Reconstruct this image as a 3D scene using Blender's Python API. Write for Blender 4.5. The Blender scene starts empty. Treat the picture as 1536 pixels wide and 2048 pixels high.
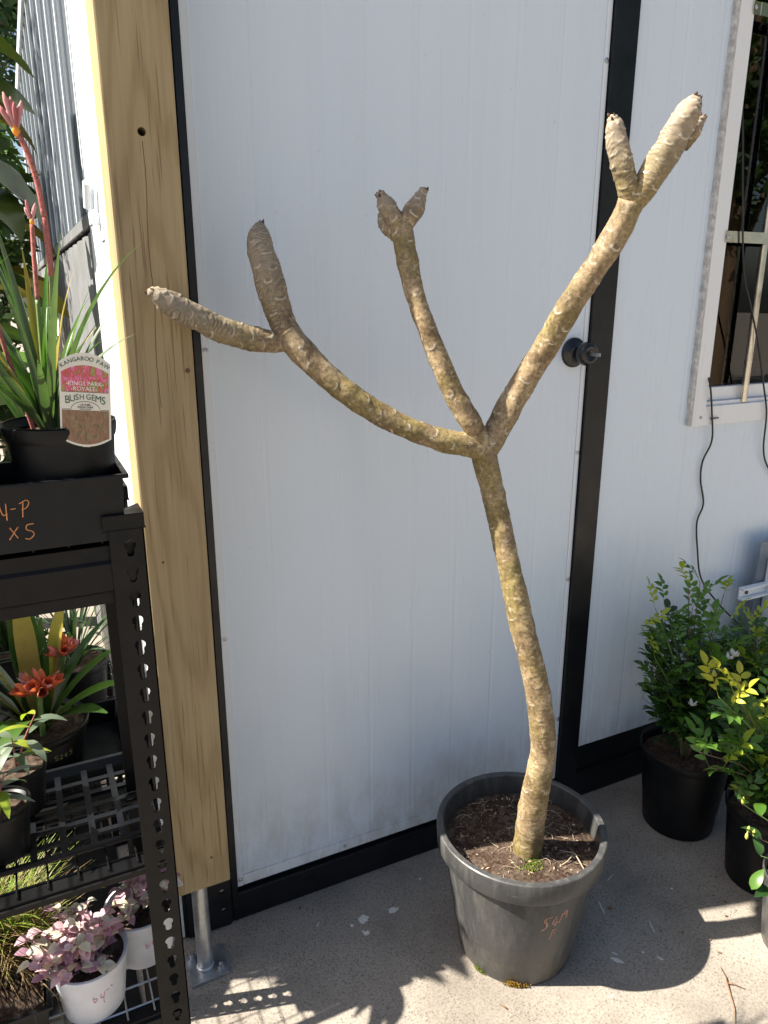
import bpy, bmesh, math, random
import numpy as np
from mathutils import Vector, Matrix, noise, Quaternion

# ------------------------------------------------------------------ camera, sky, sun, exposure
scene = bpy.context.scene
col = scene.collection
R = math.radians

cam_data = bpy.data.cameras.new('camera')
cam = bpy.data.objects.new('camera', cam_data)
col.objects.link(cam)
cam.location = (0.0, 0.0, 1.5)
cam.rotation_euler = (R(90 - 16.29), 0, R(-26.0))
cam_data.sensor_fit = 'VERTICAL'
cam_data.sensor_height = 36.0
cam_data.sensor_width = 27.0
cam_data.lens = 26.02
cam_data.clip_start = 0.02
cam_data.clip_end = 500
scene.camera = cam

SUN_EL = R(48.0)
SUN_H = Vector((-0.963, 0.270, 0)).normalized()
TO_SUN = Vector((SUN_H.x * math.cos(SUN_EL), SUN_H.y * math.cos(SUN_EL), math.sin(SUN_EL)))
world = bpy.data.worlds.new('World')
scene.world = world
world.use_nodes = True
wn = world.node_tree.nodes
wl = world.node_tree.links
bg = wn['Background']
sky = wn.new('ShaderNodeTexSky')
sky.sky_type = 'NISHITA'
sky.sun_disc = False
sky.sun_elevation = SUN_EL
sky.sun_rotation = math.atan2(SUN_H.x, SUN_H.y)
sky.air_density = 1.0
sky.dust_density = 2.5
sky.ozone_density = 1.0
wl.new(sky.outputs[0], bg.inputs[0])
bg.inputs[1].default_value = 0.058

sun_data = bpy.data.lights.new('sun', 'SUN')
sun_data.energy = 5.0
sun_data.angle = R(0.53)
sun_data.color = (1.0, 0.93, 0.81)
sun = bpy.data.objects.new('sun', sun_data)
col.objects.link(sun)
sun.location = TO_SUN * 20
sun.rotation_euler = TO_SUN.to_track_quat('Z', 'Y').to_euler()

scene.view_settings.view_transform = 'Standard'
scene.view_settings.look = 'None'
scene.view_settings.exposure = 1.62
scene.view_settings.gamma = 1.0
scene.view_settings.use_curve_mapping = False

rnd = random.Random(7)

# ------------------------------------------------------------------ helpers
def tag(o, label=None, cat=None, group=None, kind=None):
    if label: o['label'] = label
    if cat: o['category'] = cat
    if group: o['group'] = group
    if kind: o['kind'] = kind
    return o

def empty(name, loc, rz=0.0, label=None, cat=None, group=None):
    o = bpy.data.objects.new(name, None)
    o.empty_display_size = 0.05
    col.objects.link(o)
    o.location = loc
    o.rotation_euler = (0, 0, rz)
    return tag(o, label, cat, group)

def link(name, me, parent=None, mat=None, smooth=False):
    if mat is not None and not me.materials:
        me.materials.append(mat)
    if smooth:
        me.polygons.foreach_set('use_smooth', [True] * len(me.polygons))
    o = bpy.data.objects.new(name, me)
    col.objects.link(o)
    if parent is not None:
        o.parent = parent
    return o

class MB:
    """collects vertices and faces; build() makes one mesh object"""
    def __init__(self):
        self.v = []; self.f = []
    def add(self, vs, fs):
        n = len(self.v)
        self.v += [tuple(p) for p in vs]
        self.f += [tuple(i + n for i in q) for q in fs]
        return self
    def box(self, lo, hi):
        x0, y0, z0 = lo; x1, y1, z1 = hi
        return self.add([(x0,y0,z0),(x1,y0,z0),(x1,y1,z0),(x0,y1,z0),(x0,y0,z1),(x1,y0,z1),(x1,y1,z1),(x0,y1,z1)],
                 [(0,3,2,1),(4,5,6,7),(0,1,5,4),(1,2,6,5),(2,3,7,6),(3,0,4,7)])
    def tube(self, pts, rad, n=8, cap=True):
        pts = [Vector(p) for p in pts]
        if not hasattr(rad, '__len__'): rad = [rad] * len(pts)
        t0 = (pts[1] - pts[0]).normalized()
        u = t0.orthogonal().normalized()
        vs = []; fs = []
        for i, p in enumerate(pts):
            t = (pts[min(i+1, len(pts)-1)] - pts[max(i-1, 0)]).normalized()
            u = (u - t * u.dot(t)).normalized()
            w = t.cross(u)
            for k in range(n):
                a = 2 * math.pi * k / n
                vs.append(p + (u * math.cos(a) + w * math.sin(a)) * rad[i])
        for i in range(len(pts) - 1):
            for k in range(n):
                a = i*n + k; b = i*n + (k+1) % n
                fs.append((a, b, b + n, a + n))
        if cap:
            fs.append(tuple(reversed(range(n))))
            fs.append(tuple(range((len(pts)-1)*n, len(pts)*n)))
        return self.add(vs, fs)
    def lathe(self, prof, n=48, center=(0,0,0), axis='Z', closed=False):
        vs = []; fs = []
        cx, cy, cz = center
        for r, z in prof:
            for k in range(n):
                a = 2*math.pi*k/n
                p = (r*math.cos(a), r*math.sin(a), z)
                if axis == 'Y': p = (p[0], -p[2], p[1])
                if axis == 'X': p = (-p[2], p[0], p[1])
                vs.append((cx+p[0], cy+p[1], cz+p[2]))
        for i in range(len(prof)-1):
            for k in range(n):
                a = i*n+k; b = i*n+(k+1) % n
                fs.append((a, b, b+n, a+n))
        if prof[0][0] > 0 and not closed: fs.append(tuple(reversed(range(n))))
        if prof[-1][0] > 0 and not closed: fs.append(tuple(range((len(prof)-1)*n, len(prof)*n)))
        return self.add(vs, fs)
    def mesh(self, name):
        me = bpy.data.meshes.new(name)
        me.from_pydata(self.v, [], self.f)
        me.update()
        return me
    def build(self, name, mat, parent=None, smooth=False, bevel=0.0, seg=2, auto=None):
        me = self.mesh(name)
        if bevel:
            bm = bmesh.new(); bm.from_mesh(me)
            bmesh.ops.bevel(bm, geom=bm.edges[:] , offset=bevel, segments=seg, affect='EDGES', profile=0.7, clamp_overlap=True)
            bm.to_mesh(me); bm.free()
        o = link(name, me, parent, mat, smooth)
        if auto is not None:
            me.polygons.foreach_set('use_smooth', [True]*len(me.polygons))
            try: me.set_sharp_from_angle(angle=R(auto))
            except Exception: pass
        return o

def box(name, lo, hi, mat, parent=None, bevel=0.0015):
    return MB().box(lo, hi).build(name, mat, parent, bevel=bevel, seg=2)

def catmull(pts, step):
    """resample a list of (x,y,z,r) along a smooth curve"""
    P = [np.array(p, float) for p in pts]
    P = [2*P[0]-P[1]] + P + [2*P[-1]-P[-2]]
    out = []
    for i in range(1, len(P)-2):
        a, b, c, d = P[i-1], P[i], P[i+1], P[i+2]
        n = max(2, int(np.linalg.norm((c-b)[:3]) / step))
        for k in range(n):
            t = k/n
            out.append(0.5*((2*b)+(c-a)*t+(2*a-5*b+4*c-d)*t*t+(3*b-a-3*c+d)*t**3))
    out.append(P[-2])
    return np.array(out)

# ------------------------------------------------------------------ materials
def newmat(name):
    m = bpy.data.materials.new(name); m.use_nodes = True
    nt = m.node_tree
    return m, nt.nodes, nt.links, nt.nodes['Principled BSDF']

def setp(b, **k):
    for a, v in k.items():
        b.inputs[a.replace('_', ' ')].default_value = v

def ramp(N, stops, interp='LINEAR'):
    r = N.new('ShaderNodeValToRGB')
    e = r.color_ramp.elements
    while len(e) < len(stops): e.new(0.5)
    for i, (p, c) in enumerate(stops):
        e[i].position = p
        e[i].color = (c[0], c[1], c[2], 1) if hasattr(c, '__len__') else (c, c, c, 1)
    r.color_ramp.interpolation = interp
    return r

def coords(N, L, scale=(1,1,1), out='Object'):
    t = N.new('ShaderNodeTexCoord'); m = N.new('ShaderNodeMapping')
    m.inputs['Scale'].default_value = scale
    L.new(t.outputs[out], m.inputs[0])
    return m.outputs[0]

def tnoise(N, L, vec, scale, detail=4, rough=0.55, dist=0.0):
    n = N.new('ShaderNodeTexNoise')
    n.inputs['Scale'].default_value = scale
    n.inputs['Detail'].default_value = detail
    n.inputs['Roughness'].default_value = rough
    n.inputs['Distortion'].default_value = dist
    if vec is not None: L.new(vec, n.inputs['Vector'])
    return n

def mixc(N, L, fac, a, b, mode='MIX'):
    m = N.new('ShaderNodeMix'); m.data_type = 'RGBA'; m.blend_type = mode
    for sock, v in ((m.inputs[0], fac), (m.inputs[6], a), (m.inputs[7], b)):
        if hasattr(v, 'is_linked'): L.new(v, sock)
        elif hasattr(v, '__len__'): sock.default_value = (v[0], v[1], v[2], 1)
        else: sock.default_value = v
    return m.outputs[2]

def bump(N, L, b, h, strength=0.3, dist=0.002, prev=None):
    n = N.new('ShaderNodeBump')
    n.inputs['Strength'].default_value = strength
    n.inputs['Distance'].default_value = dist
    L.new(h, n.inputs['Height'])
    if prev is not None: L.new(prev, n.inputs['Normal'])
    L.new(n.outputs[0], b.inputs['Normal'])
    return n.outputs[0]

def simple(name, c, rough=0.5, var=0.25, scale=40, metal=0.0, bmp=0.15, spec=0.5, bdist=0.0006, dust=None):
    m, N, L, b = newmat(name)
    v = coords(N, L)
    n = tnoise(N, L, v, scale, 5, 0.6)
    lo = [x*(1-var) for x in c]; hi = [min(1, x*(1+var)) for x in c]
    r = ramp(N, [(0.3, lo), (0.7, hi)])
    L.new(n.outputs[0], r.inputs[0])
    out = r.outputs[0]
    if dust:
        n3 = tnoise(N, L, v, scale*0.25, 6, 0.7)
        r3 = ramp(N, [(0.45, 0.0), (0.75, dust[1])])
        L.new(n3.outputs[0], r3.inputs[0])
        out = mixc(N, L, r3.outputs[0], out, dust[0])
    L.new(out, b.inputs['Base Color'])
    n2 = tnoise(N, L, v, scale*0.6, 4, 0.6)
    r2 = ramp(N, [(0.3, max(0.02, rough-0.1)), (0.7, min(1, rough+0.1))])
    L.new(n2.outputs[0], r2.inputs[0]); L.new(r2.outputs[0], b.inputs['Roughness'])
    setp(b, Metallic=metal)
    b.inputs['Specular IOR Level'].default_value = spec
    if bmp: bump(N, L, b, n.outputs[0], bmp, bdist)
    return m

def leafmat(name, c, c2, rough=0.4, trans=0.35, scale=30, tcol=None):
    m, N, L, b = newmat(name)
    v = coords(N, L)
    oi = N.new('ShaderNodeObjectInfo')
    n = tnoise(N, L, v, scale, 3, 0.5)
    add = N.new('ShaderNodeMath'); add.operation = 'ADD'
    mul = N.new('ShaderNodeMath'); mul.operation = 'MULTIPLY_ADD'
    L.new(oi.outputs['Random'], mul.inputs[0]); mul.inputs[1].default_value = 0.7; mul.inputs[2].default_value = -0.35
    L.new(n.outputs[0], add.inputs[0]); L.new(mul.outputs[0], add.inputs[1])
    r = ramp(N, [(0.2, c), (0.8, c2)])
    L.new(add.outputs[0], r.inputs[0])
    L.new(r.outputs[0], b.inputs['Base Color'])
    setp(b, Roughness=rough)
    tr = N.new('ShaderNodeBsdfTranslucent')
    tc = mixc(N, L, 1.0, r.outputs[0], tcol or (1.0, 1.25, 0.45), 'MULTIPLY')
    L.new(tc, tr.inputs[0])
    ms = N.new('ShaderNodeMixShader'); ms.inputs[0].default_value = trans
    L.new(b.outputs[0], ms.inputs[1]); L.new(tr.outputs[0], ms.inputs[2])
    L.new(ms.outputs[0], N['Material Output'].inputs[0])
    return m

def concrete_mat():
    m, N, L, b = newmat('broomed_concrete')
    v = coords(N, L)
    big = tnoise(N, L, v, 3.2, 6, 0.62)
    r1 = ramp(N, [(0.3, (0.205, 0.180, 0.152)), (0.5, (0.298, 0.264, 0.224)), (0.72, (0.378, 0.338, 0.288))])
    L.new(big.outputs[0], r1.inputs[0])
    fine = tnoise(N, L, v, 170, 4, 0.7)
    r2 = ramp(N, [(0.30, 0.62), (0.55, 1.0), (0.8, 1.12)])
    L.new(fine.outputs[0], r2.inputs[0])
    c = mixc(N, L, 1.0, r1.outputs[0], r2.outputs[0], 'MULTIPLY')
    # dark aggregate specks
    vo = N.new('ShaderNodeTexVoronoi'); vo.inputs['Scale'].default_value = 215
    L.new(v, vo.inputs['Vector'])
    sp = N.new('ShaderNodeSeparateColor'); L.new(vo.outputs['Color'], sp.inputs[0])
    rs = ramp(N, [(0.62, 0.0), (0.68, 1.0)]); L.new(sp.outputs[0], rs.inputs[0])
    rd = ramp(N, [(0.25, 1.0), (0.5, 0.0)]); L.new(vo.outputs['Distance'], rd.inputs[0])
    mk = mixc(N, L, 1.0, rs.outputs[0], rd.outputs[0], 'MULTIPLY')
    dens = tnoise(N, L, v, 14, 3, 0.6)
    rdn = ramp(N, [(0.35, 0.35), (0.6, 0.95)]); L.new(dens.outputs[0], rdn.inputs[0])
    mk2 = mixc(N, L, 1.0, mk, rdn.outputs[0], 'MULTIPLY')
    c = mixc(N, L, mk2, c, (0.10, 0.092, 0.082))
    # old stains
    st = tnoise(N, L, v, 5.5, 7, 0.7, 0.6)
    rst = ramp(N, [(0.56, 0.0), (0.70, 0.55)]); L.new(st.outputs[0], rst.inputs[0])
    c = mixc(N, L, rst.outputs[0], c, (0.20, 0.18, 0.16))
    L.new(c, b.inputs['Base Color'])
    setp(b, Roughness=0.85)
    b.inputs['Specular IOR Level'].default_value = 0.25
    bump(N, L, b, fine.outputs[0], 0.35, 0.0012)
    return m

def panel_mat(name, c=(0.675, 0.75, 0.83), rough=0.28):
    m, N, L, b = newmat(name)
    v = coords(N, L)
    st = tnoise(N, L, coords(N, L, (14, 14, 0.5)), 1.0, 3, 0.5)
    r = ramp(N, [(0.25, [x*0.975 for x in c]), (0.65, c)])
    L.new(st.outputs[0], r.inputs[0])
    sc = tnoise(N, L, v, 55, 3, 0.75)
    rs = ramp(N, [(0.66, 0.0), (0.74, 0.45)]); L.new(sc.outputs[0], rs.inputs[0])
    cc = mixc(N, L, rs.outputs[0], r.outputs[0], (0.5, 0.49, 0.46))
    # splashed dirt near the ground, thinning out upwards
    tcz = N.new('ShaderNodeTexCoord'); sz = N.new('ShaderNodeSeparateXYZ'); L.new(tcz.outputs['Object'], sz.inputs[0])
    hz = N.new('ShaderNodeMapRange'); hz.inputs[1].default_value = 0.08; hz.inputs[2].default_value = 0.42; hz.inputs[3].default_value = 0.55; hz.inputs[4].default_value = 0.0
    L.new(sz.outputs[2], hz.inputs[0])
    dn = tnoise(N, L, coords(N, L, (22, 22, 9)), 1.0, 6, 0.75)
    rdn = ramp(N, [(0.42, 0.0), (0.62, 1.0)]); L.new(dn.outputs[0], rdn.inputs[0])
    mm = N.new('ShaderNodeMath'); mm.operation = 'MULTIPLY'; L.new(hz.outputs[0], mm.inputs[0]); L.new(rdn.outputs[0], mm.inputs[1])
    cc = mixc(N, L, mm.outputs[0], cc, (0.40, 0.38, 0.34))
    L.new(cc, b.inputs['Base Color'])
    rr = ramp(N, [(0.3, rough-0.07), (0.7, rough+0.1)]); L.new(st.outputs[0], rr.inputs[0])
    L.new(rr.outputs[0], b.inputs['Roughness'])
    wob = tnoise(N, L, coords(N, L, (4, 4, 2.4)), 1.0, 2, 0.4)
    bump(N, L, b, wob.outputs[0], 0.3, 0.004)
    return m

def wood_mat():
    m, N, L, b = newmat('treated_pine')
    v = coords(N, L, (1, 1, 1))
    # warped growth rings: far off-centre in x, stretched in z
    wv = coords(N, L, (1.0, 1.0, 0.11))
    warp = tnoise(N, L, wv, 6.0, 3, 0.5)
    rings = N.new('ShaderNodeTexWave'); rings.wave_type = 'RINGS'; rings.rings_direction = 'SPHERICAL'
    rings.inputs['Scale'].default_value = 24.0
    rings.inputs['Distortion'].default_value = 7.0
    rings.inputs['Detail'].default_value = 2.0
    rings.inputs['Detail Scale'].default_value = 0.8
    mp = N.new('ShaderNodeMapping'); mp.inputs['Location'].default_value = (-0.245, -1.49, -0.125); mp.inputs['Scale'].default_value = (1.0, 1.0, 0.12)
    tc = N.new('ShaderNodeTexCoord'); L.new(tc.outputs['Object'], mp.inputs[0])
    L.new(mp.outputs[0], rings.inputs['Vector'])
    r1 = ramp(N, [(0.0, (0.375, 0.285, 0.158)), (0.72, (0.36, 0.27, 0.146)), (0.97, (0.318, 0.233, 0.122))])
    L.new(rings.outputs[0], r1.inputs[0])
    fib = tnoise(N, L, coords(N, L, (190, 190, 3.2)), 1.0, 4, 0.6)
    r2 = ramp(N, [(0.3, 0.90), (0.6, 1.04)]); L.new(fib.outputs[0], r2.inputs[0])
    c = mixc(N, L, 1.0, r1.outputs[0], r2.outputs[0], 'MULTIPLY')
    # short dark resin ducts
    dk = tnoise(N, L, coords(N, L, (230, 230, 6)), 1.0, 2, 0.5)
    rk = ramp(N, [(0.60, 0.0), (0.70, 0.6)]); L.new(dk.outputs[0], rk.inputs[0])
    c = mixc(N, L, rk.outputs[0], c, (0.16, 0.09, 0.035))
    bl = tnoise(N, L, coords(N, L, (6, 6, 2.0)), 1.0, 4, 0.6)
    rb = ramp(N, [(0.35, 0.9), (0.65, 1.06)]); L.new(bl.outputs[0], rb.inputs[0])
    c = mixc(N, L, 1.0, c, rb.outputs[0], 'MULTIPLY')
    L.new(c, b.inputs['Base Color'])
    setp(b, Roughness=0.62)
    b.inputs['Specular IOR Level'].default_value = 0.3
    bump(N, L, b, fib.outputs[0], 0.35, 0.0008)
    return m

def bark_mat(name='frangipani_bark'):
    m, N, L, b = newmat(name)
    v = coords(N, L)
    big = tnoise(N, L, v, 16, 6, 0.7, 0.6)
    r1 = ramp(N, [(0.30, (0.085, 0.055, 0.030)), (0.43, (0.185, 0.128, 0.068)), (0.56, (0.315, 0.228, 0.126)), (0.70, (0.44, 0.345, 0.215))])
    L.new(big.outputs[0], r1.inputs[0])
    ol = tnoise(N, L, v, 6.5, 4, 0.55, 0.5)
    ro = ramp(N, [(0.48, 0.0), (0.60, 0.7)]); L.new(ol.outputs[0], ro.inputs[0])
    oc = mixc(N, L, big.outputs[0], (0.11, 0.088, 0.026), (0.29, 0.225, 0.07))
    c = mixc(N, L, ro.outputs[0], r1.outputs[0], oc)
    mot = tnoise(N, L, v, 150, 5, 0.75)
    rm = ramp(N, [(0.36, 0.5), (0.6, 1.15)]); L.new(mot.outputs[0], rm.inputs[0])
    c = mixc(N, L, 1.0, c, rm.outputs[0], 'MULTIPLY')
    # pale grey lichen flecks
    li = tnoise(N, L, v, 75, 4, 0.7, 0.5)
    rl = ramp(N, [(0.58, 0.0), (0.69, 0.65)]); L.new(li.outputs[0], rl.inputs[0])
    c = mixc(N, L, rl.outputs[0], c, (0.47, 0.42, 0.33))
    at = N.new('ShaderNodeAttribute'); at.attribute_name = 'scar'
    sx = N.new('ShaderNodeSeparateColor'); L.new(at.outputs['Color'], sx.inputs[0])
    ry = ramp(N, [(0.0, 0.0), (1.0, 0.8)]); L.new(sx.outputs[2], ry.inputs[0])
    yc = mixc(N, L, mot.outputs[0], (0.17, 0.13, 0.09), (0.40, 0.34, 0.26))
    c = mixc(N, L, ry.outputs[0], c, yc)                           # grey young wood
    rsc = ramp(N, [(0.2, 0.0), (0.85, 0.8)]); L.new(sx.outputs[0], rsc.inputs[0])
    c = mixc(N, L, rsc.outputs[0], c, (0.55, 0.49, 0.39))          # pale scar rims
    rin = ramp(N, [(0.15, 0.0), (0.8, 0.85)]); L.new(sx.outputs[1], rin.inputs[0])
    c = mixc(N, L, rin.outputs[0], c, (0.16, 0.11, 0.07))          # brown scar centres
    L.new(c, b.inputs['Base Color'])
    setp(b, Roughness=0.68)
    b.inputs['Specular IOR Level'].default_value = 0.35
    bump(N, L, b, mot.outputs[0], 0.45, 0.0012)
    return m

M = {}
M['concrete'] = concrete_mat()
M['panel'] = panel_mat('white_panel')
M['trim_white'] = panel_mat('white_trim', (0.72, 0.76, 0.80), 0.35)
M['upvc'] = panel_mat('window_upvc', (0.78, 0.785, 0.79), 0.28)
M['frame_dark'] = simple('charcoal_steel', (0.0055, 0.0065, 0.009), 0.36, 0.3, 25, bmp=0.05, spec=0.35, dust=((0.03, 0.03, 0.03), 0.2))
M['black_steel'] = simple('black_powdercoat', (0.005, 0.005, 0.0055), 0.42, 0.2, 60, bmp=0.1, spec=0.2)
M['galv'] = simple('galvanised_steel', (0.48, 0.50, 0.52), 0.38, 0.25, 45, metal=0.85, bmp=0.12)
M['chrome'] = simple('bright_steel', (0.62, 0.58, 0.50), 0.2, 0.15, 30, metal=1.0, bmp=0.1)
M['wood'] = wood_mat()
M['bark'] = bark_mat()
M['pot_black'] = simple('black_plastic', (0.0045, 0.005, 0.006), 0.44, 0.25, 35, bmp=0.05, spec=0.24, dust=((0.016, 0.016, 0.016), 0.2))
def pot_grey_mat():
    m, N, L, b = newmat('weathered_grey_plastic')
    v = coords(N, L)
    fine = tnoise(N, L, v, 120, 4, 0.6)
    r = ramp(N, [(0.3, (0.042, 0.042, 0.043)), (0.7, (0.056, 0.056, 0.056))]); L.new(fine.outputs[0], r.inputs[0])
    stk = tnoise(N, L, coords(N, L, (48, 48, 5)), 1.0, 5, 0.7)
    rs = ramp(N, [(0.48, 0.0), (0.70, 0.55)]); L.new(stk.outputs[0], rs.inputs[0])
    c = mixc(N, L, rs.outputs[0], r.outputs[0], (0.13, 0.125, 0.115))
    scr = tnoise(N, L, coords(N, L, (30, 30, 300)), 1.0, 2, 0.5)
    rc = ramp(N, [(0.68, 0.0), (0.72, 0.5)]); L.new(scr.outputs[0], rc.inputs[0])
    c = mixc(N, L, rc.outputs[0], c, (0.17, 0.165, 0.155))
    tcz = N.new('ShaderNodeTexCoord'); sz = N.new('ShaderNodeSeparateXYZ'); L.new(tcz.outputs['Object'], sz.inputs[0])
    hz = N.new('ShaderNodeMapRange'); hz.inputs[1].default_value = 0.0; hz.inputs[2].default_value = 0.11; hz.inputs[3].default_value = 0.8; hz.inputs[4].default_value = 0.0
    L.new(sz.outputs[2], hz.inputs[0])
    dn = tnoise(N, L, v, 26, 6, 0.75); rd = ramp(N, [(0.46, 0.0), (0.64, 1.0)]); L.new(dn.outputs[0], rd.inputs[0])
    mm = N.new('ShaderNodeMath'); mm.operation = 'MULTIPLY'; L.new(hz.outputs[0], mm.inputs[0]); L.new(rd.outputs[0], mm.inputs[1])
    c = mixc(N, L, mm.outputs[0], c, (0.15, 0.12, 0.085))
    L.new(c, b.inputs['Base Color'])
    rr = ramp(N, [(0.4, 0.36), (0.7, 0.6)]); L.new(stk.outputs[0], rr.inputs[0]); L.new(rr.outputs[0], b.inputs['Roughness'])
    bump(N, L, b, fine.outputs[0], 0.06, 0.0006)
    return m
M['pot_grey'] = pot_grey_mat()
M['tray'] = simple('tray_plastic', (0.004, 0.005, 0.007), 0.4, 0.25, 40, bmp=0.05, spec=0.24)
M['soil'] = simple('potting_mix', (0.052, 0.034, 0.025), 0.95, 0.7, 130, bmp=0.8, bdist=0.004, spec=0.1, dust=((0.20, 0.16, 0.125), 0.55))
M['chip'] = simple('bark_chip', (0.19, 0.13, 0.09), 0.9, 0.5, 60, bmp=0.3, spec=0.1)
M['chip_pale'] = simple('pale_root', (0.40, 0.32, 0.23), 0.85, 0.3, 60, bmp=0.2, spec=0.15)
M['rubber'] = simple('black_cable', (0.012, 0.013, 0.012), 0.45, 0.2, 60, bmp=0.0)
M['orange_pen'] = simple('orange_paint_pen', (0.60, 0.24, 0.09), 0.6, 0.2, 120, bmp=0.0)
M['pen_red'] = simple('faded_red_pen', (0.60, 0.30, 0.20), 0.65, 0.3, 120, bmp=0.0)
M['pen_pink'] = simple('pink_pen', (0.62, 0.20, 0.36), 0.6, 0.2, 120, bmp=0.0)
M['pen_yellow'] = simple('dull_yellow_pen', (0.28, 0.24, 0.10), 0.6, 0.2, 120, bmp=0.0)
M['white_pot'] = simple('white_plastic', (0.62, 0.62, 0.64), 0.4, 0.06, 40, bmp=0.04)
M['tip'] = simple('purple_bud', (0.075, 0.035, 0.03), 0.7, 0.6, 120, bmp=0.3)
M['dark_hole'] = simple('dark_brown_wood', (0.10, 0.06, 0.03), 0.9, 0.4, 80)  # dark brown wood of the drying crack and knots
M['paint_splat'] = simple('dried_white_paint', (0.62, 0.60, 0.56), 0.8, 0.2, 150, bmp=0.3)
M['moss'] = simple('moss', (0.20, 0.12, 0.02), 0.95, 0.6, 200, bmp=0.5, spec=0.1)
M['moss_green'] = simple('green_moss', (0.10, 0.13, 0.025), 0.95, 0.5, 200, bmp=0.5, spec=0.1)
M['twig'] = simple('dry_twig', (0.22, 0.12, 0.07), 0.85, 0.4, 90, bmp=0.3, spec=0.15)
M['seal'] = simple('old_foam_seal', (0.50, 0.49, 0.47), 0.9, 0.35, 60, bmp=0.7, bdist=0.003, spec=0.1)
M['knob'] = simple('black_knob', (0.010, 0.010, 0.012), 0.22, 0.1, 40, bmp=0.0)
M['shade_mat'] = simple('black_shade_mat', (0.012, 0.012, 0.012), 0.9, 0.4, 300, bmp=0.4, spec=0.1)  # black colour standing in for shade on the slab
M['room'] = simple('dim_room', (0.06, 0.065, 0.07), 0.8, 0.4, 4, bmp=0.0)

def glass_mat():
    m, N, L, b = newmat('window_glass')
    N.remove(b)
    tr = N.new('ShaderNodeBsdfTransparent'); tr.inputs[0].default_value = (0.60, 0.66, 0.66, 1)
    gl = N.new('ShaderNodeBsdfGlossy'); gl.inputs['Roughness'].default_value = 0.01
    fr = N.new('ShaderNodeFresnel'); fr.inputs[0].default_value = 1.6
    ms = N.new('ShaderNodeMixShader')
    L.new(fr.outputs[0], ms.inputs[0]); L.new(tr.outputs[0], ms.inputs[1]); L.new(gl.outputs[0], ms.inputs[2])
    L.new(ms.outputs[0], N['Material Output'].inputs[0])
    return m
M['glass'] = glass_mat()

def poly_mat():
    m, N, L, b = newmat('twinwall_polycarbonate')
    setp(b, Base_Color=(0.34, 0.37, 0.41, 1), Roughness=0.16)
    tl = N.new('ShaderNodeBsdfTranslucent'); tl.inputs[0].default_value = (0.42, 0.46, 0.50, 1)
    tr = N.new('ShaderNodeBsdfTransparent'); tr.inputs[0].default_value = (0.75, 0.8, 0.85, 1)
    m1 = N.new('ShaderNodeMixShader'); m1.inputs[0].default_value = 0.3
    L.new(b.outputs[0], m1.inputs[1]); L.new(tl.outputs[0], m1.inputs[2])
    m2 = N.new('ShaderNodeMixShader'); m2.inputs[0].default_value = 0.38
    L.new(m1.outputs[0], m2.inputs[1]); L.new(tr.outputs[0], m2.inputs[2])
    L.new(m2.outputs[0], N['Material Output'].inputs[0])
    n = tnoise(N, L, coords(N, L, (1, 8, 1)), 4, 3, 0.5)
    bump(N, L, b, n.outputs[0], 0.2, 0.004)
    return m
M['poly'] = poly_mat()
M['grey_sheet'] = simple('grey_side_sheet', (0.20, 0.205, 0.215), 0.4, 0.15, 12, bmp=0.05)

M['leaf_dark'] = leafmat('glossy_dark_leaf', (0.022, 0.056, 0.016), (0.045, 0.10, 0.026), 0.27, 0.28)
M['leaf_mid'] = leafmat('mid_green_leaf', (0.06, 0.14, 0.018), (0.11, 0.22, 0.035), 0.3, 0.36)
M['leaf_new'] = leafmat('new_growth_leaf', (0.20, 0.27, 0.025), (0.36, 0.40, 0.045), 0.38, 0.4)
M['leaf_tip'] = leafmat('yellow_tip_leaf', (0.42, 0.40, 0.03), (0.55, 0.52, 0.07), 0.4, 0.4)
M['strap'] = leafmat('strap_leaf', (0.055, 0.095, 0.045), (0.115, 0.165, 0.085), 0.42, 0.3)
M['strap_dark'] = leafmat('clivia_leaf', (0.022, 0.060, 0.012), (0.055, 0.115, 0.018), 0.35, 0.3)
M['strap_yellow'] = leafmat('yellowing_leaf', (0.26, 0.21, 0.03), (0.42, 0.30, 0.07), 0.5, 0.3)
M['strap_back'] = leafmat('shaded_strap_leaf', (0.02, 0.045, 0.015), (0.045, 0.08, 0.03), 0.5, 0.25)  # darker copy of the strap leaf, with bench shade put into the colour
M['big_leaf'] = leafmat('big_leathery_leaf', (0.018, 0.040, 0.010), (0.045, 0.060, 0.014), 0.28, 0.2, 12)
M['big_leaf_brown'] = leafmat('bronze_leathery_leaf', (0.065, 0.050, 0.014), (0.12, 0.085, 0.02), 0.35, 0.3, 12)
M['gum_leaf'] = leafmat('grey_gum_leaf', (0.08, 0.115, 0.075), (0.14, 0.175, 0.12), 0.5, 0.2)
M['grass_green'] = leafmat('grass_green', (0.12, 0.19, 0.025), (0.26, 0.32, 0.05), 0.5, 0.4)
M['grass_dry'] = leafmat('grass_dry', (0.26, 0.18, 0.08), (0.44, 0.33, 0.16), 0.6, 0.3, tcol=(1, 0.9, 0.6))
M['pink_leaf'] = leafmat('pink_leaf', (0.60, 0.38, 0.42), (0.74, 0.56, 0.57), 0.5, 0.3, 60, tcol=(1, .8, .85))
M['cream_leaf'] = leafmat('cream_leaf', (0.56, 0.52, 0.40), (0.72, 0.67, 0.56), 0.5, 0.3, 60, tcol=(1, 1, .8))
M['mauve_leaf'] = leafmat('mauve_leaf', (0.36, 0.20, 0.26), (0.52, 0.33, 0.38), 0.5, 0.3, 60, tcol=(1, .7, .8))
M['orange_petal'] = leafmat('orange_petal', (0.55, 0.11, 0.045), (0.70, 0.25, 0.12), 0.55, 0.35, tcol=(1, .6, .4))
M['pink_petal'] = leafmat('pink_petal', (0.46, 0.15, 0.15), (0.62, 0.36, 0.36), 0.8, 0.3, tcol=(1, .6, .6))
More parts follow.
